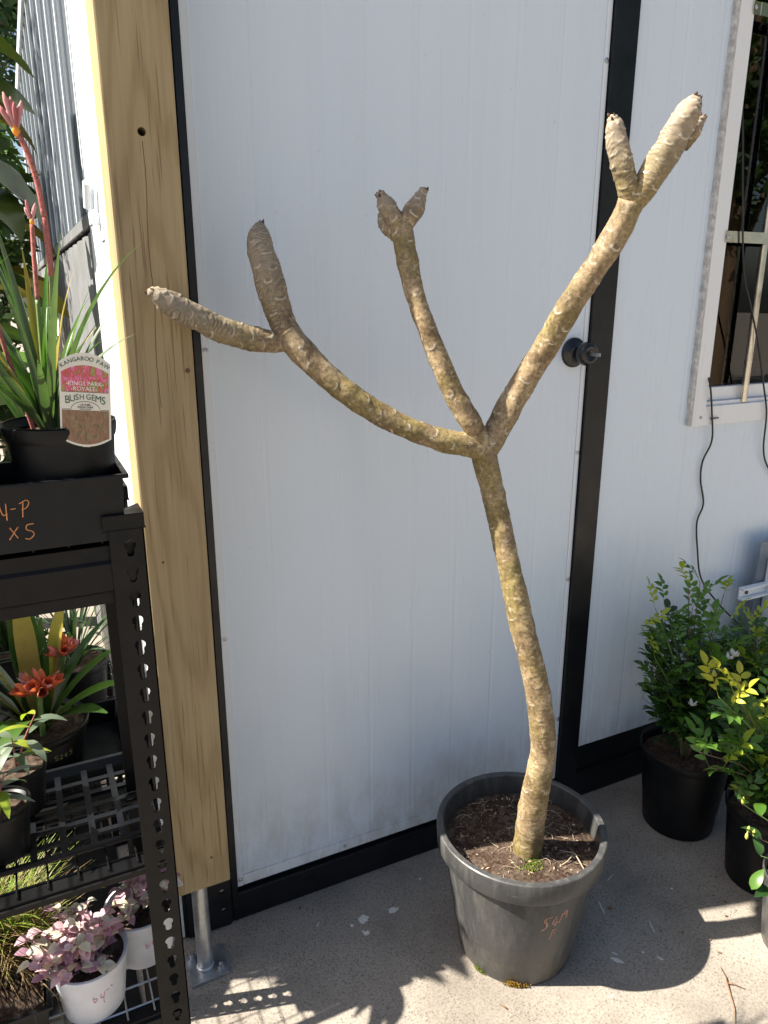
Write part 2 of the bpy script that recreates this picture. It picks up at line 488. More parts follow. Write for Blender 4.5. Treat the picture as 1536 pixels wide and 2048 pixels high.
M['red_stem'] = simple('felted_red_stem', (0.36, 0.13, 0.11), 0.9, 0.45, 260, bmp=0.6, spec=0.2)
M['green_stem'] = simple('green_stem', (0.12, 0.19, 0.045), 0.6, 0.3, 60)
M['woody_stem'] = simple('woody_stem', (0.15, 0.10, 0.055), 0.85, 0.35, 60, bmp=0.3)
M['white_petal'] = leafmat('white_petal', (0.68, 0.68, 0.60), (0.78, 0.78, 0.72), 0.5, 0.25, tcol=(1, 1, .9))
M['bud_yellow'] = simple('yellow_bud', (0.48, 0.48, 0.08), 0.5, 0.2, 60)
M['hedge'] = leafmat('hedge_leaf', (0.03, 0.065, 0.015), (0.075, 0.125, 0.03), 0.5, 0.3)
M['orange_core'] = simple('orange_throat', (0.72, 0.25, 0.03), 0.7, 0.2, 100)

# ------------------------------------------------------------------ ground
def ground():
    S = 60
    mb = MB().add([(-S, -S, 0), (S, -S, 0), (S, S, 0), (-S, S, 0)], [(0, 1, 2, 3)])
    o = mb.build('ground', M['concrete'])
    tag(o, kind='structure')
    o['label'] = 'speckled pale concrete slab, partly shaded'
    return o
GROUND = ground()

# ------------------------------------------------------------------ shed
SHED = empty('shed', (1.2, 1.55, 0), 0, 'white panel shed with charcoal frame, wide door and a barred window', 'shed')
def S(o):
    """parent a part built in world coordinates to the shed, keeping its place"""
    o.parent = SHED
    o.matrix_parent_inverse = Matrix.Translation(-SHED.location)
    return o
def keep(o, p):
    o.parent = p
    mw = p.matrix_world if p.parent is None else None
    o.matrix_parent_inverse = Matrix.Translation(-Vector(p.location)) if mw is not None else Matrix.Identity(4)
    return o

def ribbed_panel(name, x0, x1, z0, z1, y, ribs, mat, depth=0.02, groove=0.0006, w=0.006):
    """sheet-metal face on plane y (facing -y) with shallow pressed grooves at the x positions in ribs"""
    xs = [(x0, 0.0)]
    for r in sorted(ribs):
        if x0 + 2*w < r < x1 - 2*w:
            xs += [(r - w, 0.0), (r - w*0.35, groove), (r + w*0.35, groove), (r + w, 0.0)]
    xs.append((x1, 0.0))
    vs = []; fs = []
    for x, d in xs:
        vs += [(x, y + d, z0), (x, y + d, z1)]
    for i in range(len(xs) - 1):
        a = 2*i
        fs.append((a, a+2, a+3, a+1))
    n = len(vs)
    vs += [(x0, y+depth, z0), (x0, y+depth, z1), (x1, y+depth, z0), (x1, y+depth, z1)]
    e = 2*(len(xs)-1)
    fs += [(0, 1, n+1, n), (e, n+2, n+3, e+1), (n, n+1, n+3, n+2)]
    fs.append(tuple([2*i for i in range(len(xs))][::-1] + [n, n+2])[::1])
    fs.append(tuple([2*i+1 for i in range(len(xs))] + [n+3, n+1]))
    return MB().add(vs, fs).build(name, mat)

def screw(parent_fn, x, y, z, r=0.0042):
    mb = MB()
    mb.lathe([(r*1.5, 0.0), (r*1.5, 0.0006), (r, 0.0008), (r*0.9, 0.0022), (r*0.5, 0.0029), (r*0.42, 0.0029), (r*0.38, 0.0012), (0.0, 0.0012)], 16, (x, y, z), 'Y')
    return parent_fn(mb.build('screw', M['galv'], smooth=False, auto=35))

def shed():
    D = M['frame_dark']
    # frame
    S(box('corner_column', (0.196, 1.502, 0.0), (0.3145, 1.60, 2.5), D))
    S(box('frame_strip', (0.3155, 1.499, 0.045), (0.3305, 1.58, 2.5), M['frame_dark']))
    S(box('door_jamb', (1.3155, 1.500, 0.0), (1.388, 1.60, 2.5), D))
    S(box('base_beam', (0.316, 1.500, 0.001), (1.3145, 1.60, 0.080), D, bevel=0.004))
    S(box('threshold', (0.332, 1.516, 0.0805), (1.3145, 1.60, 0.0905), D))
    S(box('base_beam', (1.389, 1.502, 0.001), (2.9, 1.60, 0.092), D, bevel=0.004))
    S(box('base_rail', (1.389, 1.510, 0.0925), (2.9, 1.60, 0.176), D, bevel=0.003))
    S(box('lintel', (0.332, 1.501, 2.36), (1.3145, 1.60, 2.5), D))
    # foot plate with bolt holes bolted on the corner column
    pl = MB()
    rects = [(0.205, 0.308, 0.004, 0.138)]
    holes = [(0.233, 0.103), (0.290, 0.108), (0.238, 0.045), (0.291, 0.052)]
    S(holed_plate('foot_bracket', 0.205, 0.308, 0.004, 0.138, 1.4935, 0.006, holes, 0.0065, M['frame_dark']))
    for hx, hz in holes:
        S(MB().lathe([(0.0055, 0), (0.0055, 0.0015), (0.0, 0.0015)], 6, (hx, 1.4995, hz), 'Y').build('bolt', M['galv']))
    # door
    ribs = [0.455 + 0.1215*i for i in range(8)]
    ribs2 = ribs
    door = S(ribbed_panel('door', 0.3475, 1.2985, 0.1225, 2.35, 1.5105, ribs2, M['panel'], 0.045))
    def Dp(o):
        o.parent = door; return o
    Dp(box('edge_trim', (0.3325, 1.508, 0.092), (0.3468, 1.556, 2.35), M['trim_white'], bevel=0.001))
    Dp(box('edge_trim', (1.2992, 1.508, 0.092), (1.3135, 1.556, 2.35), M['trim_white'], bevel=0.004))
    Dp(box('bottom_rail', (0.3475, 1.5085, 0.0925), (1.2985, 1.556, 0.1218), M['trim_white'], bevel=0.001))
    for x, z in ((0.3395, 2.28), (0.3395, 1.395), (0.3395, 0.765), (0.3395, 0.112), (1.306, 2.02), (1.306, 1.10), (1.306, 0.742), (1.306, 0.30)):
        screw(Dp, x, 1.5078, z)
    for x, z in ((0.62, 0.107), (0.99, 0.107)):
        screw(Dp, x, 1.508, z, 0.003)
    # knob
    kx, kz = 1.270, 1.362
    Dp(MB().lathe([(0.037, 0.0), (0.037, 0.005), (0.033, 0.008), (0.016, 0.010), (0.013, 0.016), (0.013, 0.030), (0.018, 0.034), (0.027, 0.040), (0.0295, 0.050), (0.0285, 0.060), (0.024, 0.067), (0.013, 0.069), (0.012, 0.0665), (0.0, 0.0665)], 40, (kx, 1.5105, kz), 'Y').build('door_knob', M['knob'], smooth=True))
    ky = MB().box((kx - 0.001, 1.4105, kz - 0.004), (kx + 0.001, 1.444, kz + 0.004))
    Dp(ky.build('key', M['galv']))
    # right-hand wall, panel by panel, round the window
    ribsr = [1.43 + 0.0607*i for i in range(26)]
    S(ribbed_panel('wall_panel', 1.3895, 1.7035, 0.178, 2.5, 1.510, [r for r in ribsr if r < 1.70][::2], M['panel'], 0.05))
    S(ribbed_panel('wall_panel', 1.7045, 2.9, 0.178, 1.196, 1.5105, [r for r in ribsr if r > 1.72][::2], M['panel'], 0.05))
    S(ribbed_panel('wall_panel', 2.42, 2.9, 1.197, 2.5, 1.5105, [2.5, 2.6, 2.7], M['panel'], 0.05))
    S(box('wall_panel', (1.7045, 1.5105, 2.32), (2.419, 1.56, 2.5), M['panel']))
    # window
    U = M['upvc']
    wf = MB()
    wf.box((1.7048, 1.4965, 1.141), (1.755, 1.545, 2.4)).box((1.7555, 1.498, 1.141), (2.3695, 1.545, 1.1955))
    wf.box((2.37, 1.4965, 1.141), (2.42, 1.545, 2.4)).box((1.7555, 1.498, 2.36), (2.3695, 1.545, 2.4))
    win = S(wf.build('window', U, bevel=0.0025))
    def Wp(o):
        o.parent = win; return o
    seal = MB(); n = 60
    for i in range(n):
        z0 = 1.145 + (2.42-1.145)*i/n; z1 = 1.145 + (2.42-1.145)*(i+1)/n
        j = rnd.uniform(-0.0012, 0.0012)
        seal.box((1.692 + j, 1.496 + rnd.uniform(0, .002), z0), (1.7040, 1.5095, z1))
    Wp(seal.build('foam_seal', M['seal']))
    Wp(box('sill', (1.7555, 1.508, 1.196), (2.3695, 1.56, 1.2065), U, bevel=0.002))
    Wp(box('sash_rail', (1.7555, 1.524, 1.207), (2.3695, 1.558, 1.2455), U, bevel=0.003))
    Wp(box('pane', (1.756, 1.542, 1.246), (2.369, 1.547, 2.359), M['glass'], bevel=0))
    vb = MB().lathe([(0.0102, 0), (0.0102, 1.15)], 20, (1.916, 1.506, 1.2))
    Wp(vb.build('bar', M['chrome'], smooth=True, auto=40))
    vb = MB().lathe([(0.0102, 0), (0.0102, 1.15)], 20, (2.15, 1.506, 1.2))
    Wp(vb.build('bar', M['chrome'], smooth=True, auto=40))
    for z in (1.652, 2.185):
        st = MB()
        n = 24
        for i in range(n):       # slightly buckled bright strap
            x0 = 1.746 + 0.63*i/n; x1 = 1.746 + 0.63*(i+1)/n
            y0 = 1.4925 - 0.002*abs(math.sin(i*0.9)); 
            st.box((x0, y0, z-0.0145), (x1, y0+0.002, z+0.0145))
        Wp(st.build('strap', M['chrome']))
        screw(Wp, 1.7505, 1.489, z, 0.0036)
    screw(Wp, 1.737, 1.4962, 1.165, 0.0036)
    # side wall (facing -x): white corner board, ribbed polycarbonate above, sheet below
    S(box('corner_board', (0.176, 1.497, 0.01), (0.1955, 1.80, 2.5), M['trim_white'], bevel=0.003))
    S(box('flashing', (0.180, 1.8005, 1.650), (0.1955, 5.0, 1.675), M['grey_sheet'], bevel=0.002))  # grey colour stands in for shade on this strip
    S(box('side_post', (0.178, 4.9, 1.676), (0.215, 5.0, 2.5), M['trim_white']))
    pc = MB()
    n = 150
    for i in range(n):
        y0 = 1.801 + (4.899-1.801)*i/n; y1 = 1.801 + (4.899-1.801)*(i+1)/n
        pc.box((0.1845, y0, 1.676), (0.1855, y1, 2.5))
        pc.box((0.1856, y0, 1.676), (0.1924, y0+0.001, 2.5))
    S(pc.build('polycarbonate_sheet', M['poly']))
    for i in range(22):
        yy = 1.86 + 0.14*i
        S(box('rib', (0.1795, yy, 1.677), (0.1844, yy + 0.016, 2.5), M['poly'] if i % 2 else M['trim_white'], bevel=0.001))
    sp = MB()
    vs = []; fs = []
    n = 60
    for i in range(n+1):
        y = 1.8005 + (5.0-1.8005)*i/n
        d = 0.186 + (0.006 if i % 3 == 1 else 0.0)
        vs += [(d, y, 0.05), (d, y, 1.639)]
    for i in range(n):
        fs.append((2*i, 2*i+1, 2*i+3, 2*i+2))
    S(MB().add(vs, fs).build('side_sheet', M['grey_sheet']))
    # latch on the corner board
    lt = S(box('latch', (0.1725, 1.545, 1.60), (0.1758, 1.60, 1.735), M['trim_white'], bevel=0.001))
    def Lp(o):
        o.parent = lt; return o
    lk = MB().tube([(0.158, 1.565, 1.70), (0.158, 1.592, 1.66)], 0.010, 18)
    Lp(lk.build('barrel', M['trim_white'], auto=40))
    Lp(box('staple', (0.160, 1.563, 1.628), (0.1722, 1.585, 1.648), M['trim_white'], bevel=0.002))
    Lp(box('strap_plate', (0.173, 1.603, 1.642), (0.1758, 1.78, 1.668), M['trim_white'], bevel=0.001))
    # shell of the room behind
    S(box('back_wall', (0.2, 4.95, 0.0), (2.9, 5.0, 2.5), M['room']))
    S(box('end_wall', (2.85, 1.62, 0.0), (2.9, 4.94, 2.5), M['room']))
    S(box('room_lining', (1.40, 1.58, 0.0), (1.43, 4.94, 2.49), M['room']))
    S(box('roof', (0.17, 1.497, 2.501), (2.95, 5.05, 2.56), M['panel']))

def keyhole_outline(cx, cz, r1=0.0070, r2=0.0043, drop=0.0112, n=10):
    """closed outline of a keyhole slot: round top, narrower round foot below (x,z)"""
    pts = []
    a0 = math.asin(r2 / r1)
    for i in range(n + 1):                      # top arc, from lower left over the top to lower right
        a = -math.pi/2 - a0 - (2*math.pi - 2*a0) * i / n
        pts.append((cx + r1*math.cos(a), cz + r1*math.sin(a)))
    for i in range(5):
        a = 0 - math.pi * i / 4
        pts.append((cx + r2*math.cos(a), cz - drop + r2*math.sin(a)))
    return pts

def cell_with_hole(x0, x1, z0, z1, hole):
    """2D faces that fill a rectangle round one hole; returns verts (x,z), faces, hole vertex indices"""
    n = len(hole)
    cx = sum(p[0] for p in hole)/n; cz = sum(p[1] for p in hole)/n
    outer = []
    for px, pz in hole:
        dx, dz = px - cx, pz - cz
        t = 1e9
        if dx > 1e-9: t = min(t, (x1-cx)/dx)
        if dx < -1e-9: t = min(t, (x0-cx)/dx)
        if dz > 1e-9: t = min(t, (z1-cz)/dz)
        if dz < -1e-9: t = min(t, (z0-cz)/dz)
        outer.append((cx + dx*t, cz + dz*t))
    vs = list(hole) + outer
    fs = []
    corners = [(x0,z0),(x1,z0),(x1,z1),(x0,z1)]
    for i in range(n):
        j = (i+1) % n
        a, b = outer[i], outer[j]
        extra = None
        for c in corners:
            on_a = (abs(a[0]-c[0]) < 1e-9, abs(a[1]-c[1]) < 1e-9)
            on_b = (abs(b[0]-c[0]) < 1e-9, abs(b[1]-c[1]) < 1e-9)
            if (on_a[0] and on_b[1] and not on_a[1] and not on_b[0]) or (on_a[1] and on_b[0] and not on_a[0] and not on_b[1]):
                extra = c
        if extra is not None:
            vs.append(extra); k = len(vs)-1
            fs.append((i, n+i, k, n+j, j))
        else:
            fs.append((i, n+i, n+j, j))
    return vs, fs

def slab_from_2d(mb, vs, fs, holes, to3, thick):
    """two skins from 2D faces plus the walls of the holes; to3(u, v, depth) -> 3D"""
    n = len(vs)
    V = [to3(u, v, 0.0) for u, v in vs] + [to3(u, v, thick) for u, v in vs]
    F = [tuple(f) for f in fs] + [tuple(n + i for i in reversed(f)) for f in fs]
    for h in holes:
        for i in range(len(h)):
            a, b = h[i], h[(i+1) % len(h)]
            F.append((a, b, n+b, n+a))
    mb.add(V, F)

def holed_plate(name, x0, x1, z0, z1, y, thick, holes, r, mat):
    """vertical steel plate with four round holes, front face at y"""
    mb = MB()
    xm = (x0+x1)/2; zm = (z0+z1)/2
    for hx, hz in holes:
        ax, bx = (x0, xm) if hx < xm else (xm, x1)
        az, bz = (z0, zm) if hz < zm else (zm, z1)
        hole = [(hx + r*math.cos(-2*math.pi*i/16), hz + r*math.sin(-2*math.pi*i/16)) for i in range(16)]
        vs, fs = cell_with_hole(ax, bx, az, bz, hole)
        slab_from_2d(mb, vs, fs, [list(range(16))], lambda u, v, d: (u, y+d, v), thick)
    mb.add([(x0,y,z0),(x1,y,z0),(x1,y,z1),(x0,y,z1),(x0,y+thick,z0),(x1,y+thick,z0),(x1,y+thick,z1),(x0,y+thick,z1)],
           [(0,4,5,1),(1,5,6,2),(2,6,7,3),(3,7,4,0)])
    return mb.build(name, mat)
shed()

# ------------------------------------------------------------------ timber post on its steel foot
def timber_post():
    x0, x1, y0, y1, z0, z1 = 0.1690, 0.2840, 1.355, 1.446, 0.262, 2.6
    root = empty('timber_post', (0.2265, 1.40, 0), 0, 'tall square pine post on a galvanised pipe foot in front of shed corner', 'post')
    def P(o): return keep(o, root)
    mb = MB()
    hx, hz, r = 0.2265, 1.754, 0.0068
    hole = [(hx + r*math.cos(-2*math.pi*i/24), hz + r*math.sin(-2*math.pi*i/24)) for i in range(24)]
    b = 0.004
    vs, fs = cell_with_hole(x0+b, x1-b, hz-0.05, hz+0.05, hole)
    mb.add([(u, y0, v) for u, v in vs], fs)
    n0 = len(mb.v)
    dep = 0.055
    mb.add([(u, y0, v) for u, v in hole] + [(u, y0+dep, v) for u, v in hole],
           [(i, (i+1) % 24, 24+(i+1) % 24, 24+i) for i in range(24)] + [tuple(24+i for i in range(24))])
    for za, zb in ((z0, hz-0.05), (hz+0.05, z1)):
        mb.add([(x0+b, y0, za), (x1-b, y0, za), (x1-b, y0, zb), (x0+b, y0, zb)], [(0,1,2,3)])
    # rounded arrises and the other three sides
    ring = [(x1-b, y0), (x1-b*0.3, y0+b*0.3), (x1, y0+b), (x1, y1-b), (x1-b*0.3, y1-b*0.3), (x1-b, y1), (x0+b, y1), (x0+b*0.3, y1-b*0.3), (x0, y1-b), (x0, y0+b), (x0+b*0.3, y0+b*0.3), (x0+b, y0)]
    m = len(ring)
    mb.add([(x, y, z0) for x, y in ring] + [(x, y, z1) for x, y in ring],
           [(i, i+1, m+i+1, m+i) for i in range(m-1)] + [tuple(range(m))[::-1], tuple(m+i for i in range(m))])
    P(mb.build('timber', M['wood']))
    # drying check: fine crack running below the bolt hole
    ck = MB(); pts = []
    for i in range(40):
        z = 1.74 - 0.0085*i*1.3
        pts.append((0.2262 + 0.0016*math.sin(i*0.35) + rnd.uniform(-.0004, .0004) - 0.00018*i, z))
    for (xa, za), (xb, zb) in zip(pts, pts[1:]):
        w = 0.00045
        ck.box((xa-w, y0-0.00025, zb), (xa+w, y0+0.001, za))
    P(ck.build('drying_crack', M['dark_hole']))
    P(box('gap_blocker', (0.182, 1.4462, 0.30), (0.300, 1.4985, 2.55), M['frame_dark']))  # added filler that blocks sun through the gap behind the post
    for kx, kz, kr in ((0.2715, 1.372, 0.0045), (0.246, 0.335, 0.003), (0.200, 1.02, 0.0025)):
        P(MB().lathe([(kr, -0.0006), (kr, 0.0003), (kr*0.6, 0.0004), (0, 0.0003)], 14, (kx, y0, kz), 'Y').build('knot', M['dark_hole']))
    G = M['galv']
    P(box('stirrup_cheek', (0.1655, 1.380, 0.256), (0.1688, 1.424, 0.375), G, bevel=0.001))
    P(box('stirrup_cheek', (0.2843, 1.380, 0.256), (0.2875, 1.424, 0.375), G, bevel=0.001))
    P(box('stirrup_base', (0.1655, 1.380, 0.2525), (0.2875, 1.424, 0.2557), G, bevel=0.001))
    P(MB().lathe([(0.0175, 0.006), (0.0175, 0.2522)], 28, (0.222, 1.402, 0)).build('pipe', G, auto=40))
    P(MB().lathe([(0.0215, 0.0065), (0.0205, 0.010), (0.0176, 0.0125)], 28, (0.222, 1.402, 0)).build('weld', G, smooth=True))
    pl = MB()
    vs = [(0.180, 1.357), (0.268, 1.360), (0.272, 1.446), (0.184, 1.446)]
    pl.add([(x, y, 0.0004) for x, y in vs] + [(x, y, 0.0062) for x, y in vs], [(3,2,1,0),(4,5,6,7),(0,1,5,4),(1,2,6,5),(2,3,7,6),(3,0,4,7)])
    P(pl.build('base_plate', G, bevel=0.001))
    for bx, by in ((0.2535, 1.380), (0.196, 1.428)):
        P(MB().lathe([(0.0125, 0.0063), (0.0125, 0.008), (0.0090, 0.0081), (0.0090, 0.0145), (0.0048, 0.0146), (0.0048, 0.0215), (0.004, 0.0225), (0, 0.0225)], 12, (bx, by, 0)).build('anchor_nut', G, auto=30))
timber_post()

# ------------------------------------------------------------------ the bare frangipani: one tube per limb, with leaf scars pressed in
LIMBS = {
'trunk': [(0.9065, 1.118, 0.2673, 0.0343), (0.9074, 1.115, 0.3035, 0.0329), (0.9018, 1.1, 0.4229, 0.0308), (0.9061, 1.085, 0.5578, 0.0262), (0.8997, 1.085, 0.6265, 0.0263), (0.8873, 1.09, 0.7075, 0.0259), (0.8703, 1.1, 0.7859, 0.0246), (0.8554, 1.115, 0.8586, 0.0254), (0.8435, 1.13, 0.9294, 0.0242), (0.8354, 1.15, 0.9979, 0.0226), (0.8248, 1.166, 1.0662, 0.0229), (0.811, 1.177, 1.1352, 0.0227), (0.8007, 1.18, 1.171, 0.0235), (0.7924, 1.182, 1.2052, 0.0243), (0.7883, 1.182, 1.2204, 0.0193), (0.7866, 1.182, 1.2313, 0.0096)] ,
'left': [(0.796, 1.18, 1.1984, 0.0136), (0.7845, 1.181, 1.212, 0.0203), (0.7604, 1.183, 1.2226, 0.0211), (0.7253, 1.19, 1.2322, 0.0219), (0.7018, 1.197, 1.2387, 0.0218), (0.6543, 1.215, 1.2567, 0.0207), (0.6023, 1.235, 1.2839, 0.0214), (0.5503, 1.25, 1.3186, 0.0216), (0.5174, 1.265, 1.347, 0.0224), (0.486, 1.28, 1.3785, 0.0227), (0.4599, 1.295, 1.4103, 0.0244), (0.4416, 1.305, 1.4375, 0.0251)] ,
'leftA': [(0.4479, 1.3, 1.4235, 0.0216), (0.4375, 1.308, 1.4496, 0.0242), (0.4291, 1.318, 1.4841, 0.025), (0.4212, 1.33, 1.5311, 0.0258), (0.413, 1.342, 1.571, 0.0239), (0.412, 1.35, 1.5948, 0.0222), (0.4148, 1.354, 1.6101, 0.016), (0.4169, 1.356, 1.622, 0.008)] ,
'leftB': [(0.4507, 1.3, 1.4217, 0.0162), (0.429, 1.303, 1.4204, 0.0179), (0.3937, 1.305, 1.4246, 0.02), (0.3521, 1.306, 1.4341, 0.0214), (0.3188, 1.307, 1.4457, 0.0216), (0.2865, 1.307, 1.4628, 0.0213), (0.2548, 1.306, 1.4787, 0.0209), (0.2327, 1.304, 1.4932, 0.0182), (0.2188, 1.303, 1.5019, 0.0131), (0.2096, 1.302, 1.5074, 0.0074)] ,
'mid': [(0.7958, 1.18, 1.2013, 0.0146), (0.7851, 1.181, 1.2257, 0.0193), (0.7699, 1.182, 1.252, 0.0191), (0.7561, 1.183, 1.2759, 0.0204), (0.7277, 1.195, 1.326, 0.0197), (0.704, 1.207, 1.384, 0.0185), (0.6864, 1.215, 1.4291, 0.0174), (0.6698, 1.228, 1.4803, 0.0173), (0.6618, 1.243, 1.5274, 0.0182), (0.6595, 1.257, 1.5657, 0.0191), (0.6578, 1.268, 1.5997, 0.0191), (0.6572, 1.275, 1.6214, 0.02)] ,
'midA': [(0.6577, 1.274, 1.6129, 0.0154), (0.6424, 1.28, 1.6348, 0.0172), (0.6317, 1.285, 1.6557, 0.0157), (0.6252, 1.288, 1.6691, 0.0108), (0.6212, 1.29, 1.6765, 0.0063)] ,
'midC': [(0.6543, 1.275, 1.6017, 0.0136), (0.6418, 1.295, 1.6224, 0.0165), (0.6365, 1.305, 1.6349, 0.0119), (0.6348, 1.31, 1.6438, 0.0055)] ,
'midB': [(0.6557, 1.272, 1.6126, 0.0145), (0.6678, 1.27, 1.6316, 0.0158), (0.6818, 1.268, 1.6539, 0.0163), (0.6913, 1.267, 1.6711, 0.0117), (0.6977, 1.266, 1.6838, 0.0054)] ,
'right': [(0.7913, 1.18, 1.1988, 0.0155), (0.7994, 1.181, 1.2147, 0.0223), (0.8118, 1.182, 1.2351, 0.0238), (0.8364, 1.182, 1.2762, 0.0252), (0.8681, 1.174, 1.336, 0.0241), (0.8908, 1.138, 1.4072, 0.0234), (0.9043, 1.1, 1.4744, 0.0226), (0.9267, 1.075, 1.5309, 0.0217), (0.9471, 1.05, 1.5859, 0.0225), (0.9571, 1.03, 1.6298, 0.0216), (0.9592, 1.02, 1.6525, 0.0226)] ,
'rightA': [(0.9589, 1.02, 1.6462, 0.0168), (0.946, 1.02, 1.6795, 0.0174), (0.9323, 1.022, 1.7107, 0.0181), (0.9235, 1.025, 1.7367, 0.0171), (0.9171, 1.028, 1.761, 0.0142), (0.9146, 1.03, 1.7714, 0.0097), (0.912, 1.03, 1.7762, 0.0048)] ,
'rightB': [(0.9565, 1.022, 1.6447, 0.0185), (0.9709, 1.012, 1.6654, 0.0209), (0.9834, 0.998, 1.6988, 0.0227), (0.9955, 0.985, 1.7299, 0.0232), (1.0017, 0.972, 1.7584, 0.0221), (1.0071, 0.962, 1.7808, 0.0187), (1.0118, 0.958, 1.7925, 0.0142), (1.0159, 0.956, 1.8003, 0.0079)] ,
'rightC': [(1.0274, 0.99, 1.7384, 0.014), (1.0424, 0.985, 1.7597, 0.0148), (1.0518, 0.982, 1.7719, 0.0107), (1.0586, 0.98, 1.7795, 0.0049)] ,
}

def limb_mesh(name, pts, seed, style, step=0.003, n=44):
    """style: 'old' trunk, 'mid' branch, 'tip' young shoot"""
    rg = random.Random(seed)
    C = catmull(pts, step)
    P = C[:, :3]; rad = np.maximum(C[:, 3], 0.002)
    if style == 'tip':
        rad = np.maximum(rad, min(0.0085, rad.max()*0.5))
    seg = np.linalg.norm(np.diff(P, axis=0), axis=1)
    s = np.concatenate([[0], np.cumsum(seg)])
    Ltot = s[-1]
    # frames
    T = np.gradient(P, axis=0); T /= np.linalg.norm(T, axis=1)[:, None]
    u = np.array(Vector(T[0]).orthogonal().normalized())
    U = []; W = []
    for t in T:
        u = u - t*np.dot(u, t); u /= np.linalg.norm(u)
        U.append(u.copy()); W.append(np.cross(t, u))
    U = np.array(U); W = np.array(W)
    th = np.linspace(0, 2*math.pi, n, endpoint=False)
    SS, TH = np.meshgrid(s, th, indexing='ij')
    RR = np.repeat(rad[:, None], n, 1)
    H = np.zeros_like(SS); rim = np.zeros_like(SS); inn = np.zeros_like(SS)
    # spiral of crescent leaf scars, crowded towards young tips
    pos = 0.012; k = rg.randrange(20)
    while pos < Ltot - 0.004:
        if style == 'old': ds = rg.uniform(0.010, 0.020); amp = rg.uniform(0.15, 0.9)
        elif style == 'mid': ds = rg.uniform(0.009, 0.014); amp = rg.uniform(0.4, 1.2)
        else:
            f = pos/Ltot
            ds = 0.0085 - 0.0045*f; amp = rg.uniform(0.55, 1.1)
        a = rg.uniform(0.0042, 0.0062) * (0.8 if style == 'tip' else 1.0)
        b = rg.uniform(0.0062, 0.0095)
        t0 = (k*2.39996 + rg.uniform(-.3, .3)) % (2*math.pi)
        dT = (TH - t0 + math.pi) % (2*math.pi) - math.pi
        du = (SS - pos)/a
        dv = dT*RR/b
        rho = np.sqrt(du*du + dv*dv)
        ring = np.exp(-((rho-1)/0.26)**2)
        low = np.clip(0.55 - 0.6*du/np.maximum(rho, 0.3), 0.05, 1.2)
        core = np.exp(-(rho/0.62)**2)
        H += amp*((0.0017 if style == 'tip' else 0.0013)*ring*low + 0.0005*core)
        rim = np.maximum(rim, amp*1.3*ring*low)
        inn = np.maximum(inn, amp*core*0.9*(0.4 if rg.random() < .6 else 1.0))
        pos += ds; k += 1
    lump = np.zeros_like(H)
    X = P[:, None, :] + (U[:, None, :]*np.cos(TH)[..., None] + W[:, None, :]*np.sin(TH)[..., None])*RR[..., None]
    flat = X.reshape(-1, 3)
    l1 = np.array([noise.noise(Vector(p)*38 + Vector((seed, 0, 0))) for p in flat]).reshape(H.shape)
    l2 = np.array([noise.noise(Vector((p[0]*70, p[1]*70, p[2]*330)) + Vector((0, seed, 0))) for p in flat]).reshape(H.shape)
    # stacked ridges: faint on old wood, crowded and deep on young shoots
    per = {'old': 0.0125, 'mid': 0.0105, 'tip': 0.0078}[style]
    wob = 0.35*np.sin(3*TH + 40*SS + seed) + 0.3*np.sin(2*TH - 63*SS + 2*seed) + 0.25*np.sin(5*TH + 101*SS)
    ph = SS/per + TH/(2*math.pi) + 0.75*wob + 1.1*l1
    fr = ph - np.floor(ph)
    patch = np.clip(0.5 + 0.6*np.sin(2.0*TH + 37*SS + seed) + 0.5*np.sin(3*TH - 55*SS), 0.1, 1.2)
    amp_r = {'old': 0.00035, 'mid': 0.0005, 'tip': 0.0012}[style]*np.clip(0.9 + 1.3*l1, 0.2, 1.6)
    grow = np.clip(SS/Ltot*1.6, 0.25, 1) if style == 'tip' else 1.0
    H += amp_r*grow*patch*np.sin(math.pi*fr)**0.7
    groove = np.exp(-(np.minimum(fr, 1-fr)/0.13)**2)
    inn = np.maximum(inn, groove*patch*{'old': 0.45, 'mid': 0.4, 'tip': 0.95}[style])
    rim = np.maximum(rim, np.exp(-((fr-0.35)/0.15)**2)*patch*{'old': 0.25, 'mid': 0.25, 'tip': 0.45}[style])
    # lumps, wrinkles round the limb
    H += 0.0017*l1 + {'old': 0.0009, 'mid': 0.0006, 'tip': 0.0010}[style]*l2
    young = np.clip((SS/Ltot - 0.15)/0.6, 0, 1) if style == 'tip' else (np.clip((SS/Ltot-0.75)/0.5, 0, 1)*0.4 if style == 'mid' else np.zeros_like(SS))
    fade = np.clip((Ltot - SS)/0.006, 0.2, 1)
    Rn = RR + H*fade
    V = P[:, None, :] + (U[:, None, :]*np.cos(TH)[..., None] + W[:, None, :]*np.sin(TH)[..., None])*Rn[..., None]
    vs = [tuple(p) for p in V.reshape(-1, 3)]
    m = len(P)
    fs = []
    for i in range(m-1):
        for j in range(n):
            a = i*n + j; b2 = i*n + (j+1) % n
            fs.append((a, b2, b2+n, a+n))
    vs.append(tuple(P[-1] + T[-1]*rad[-1]*0.6)); e = len(vs)-1
    for j in range(n):
        fs.append(((m-1)*n+j, (m-1)*n+(j+1) % n, e))
    fs.append(tuple(reversed(range(n))))
    me = bpy.data.meshes.new(name); me.from_pydata(vs, [], fs); me.update()
    at = me.color_attributes.new('scar', 'FLOAT_COLOR', 'POINT')
    colr = np.zeros((len(vs), 4), np.float32); colr[:, 3] = 1
    colr[:m*n, 0] = np.clip(rim, 0, 1).ravel(); colr[:m*n, 1] = np.clip(inn, 0, 1).ravel(); colr[:m*n, 2] = young.ravel()
    at.data.foreach_set('color', colr.ravel())
    return me, P[-1], T[-1], rad[-1]

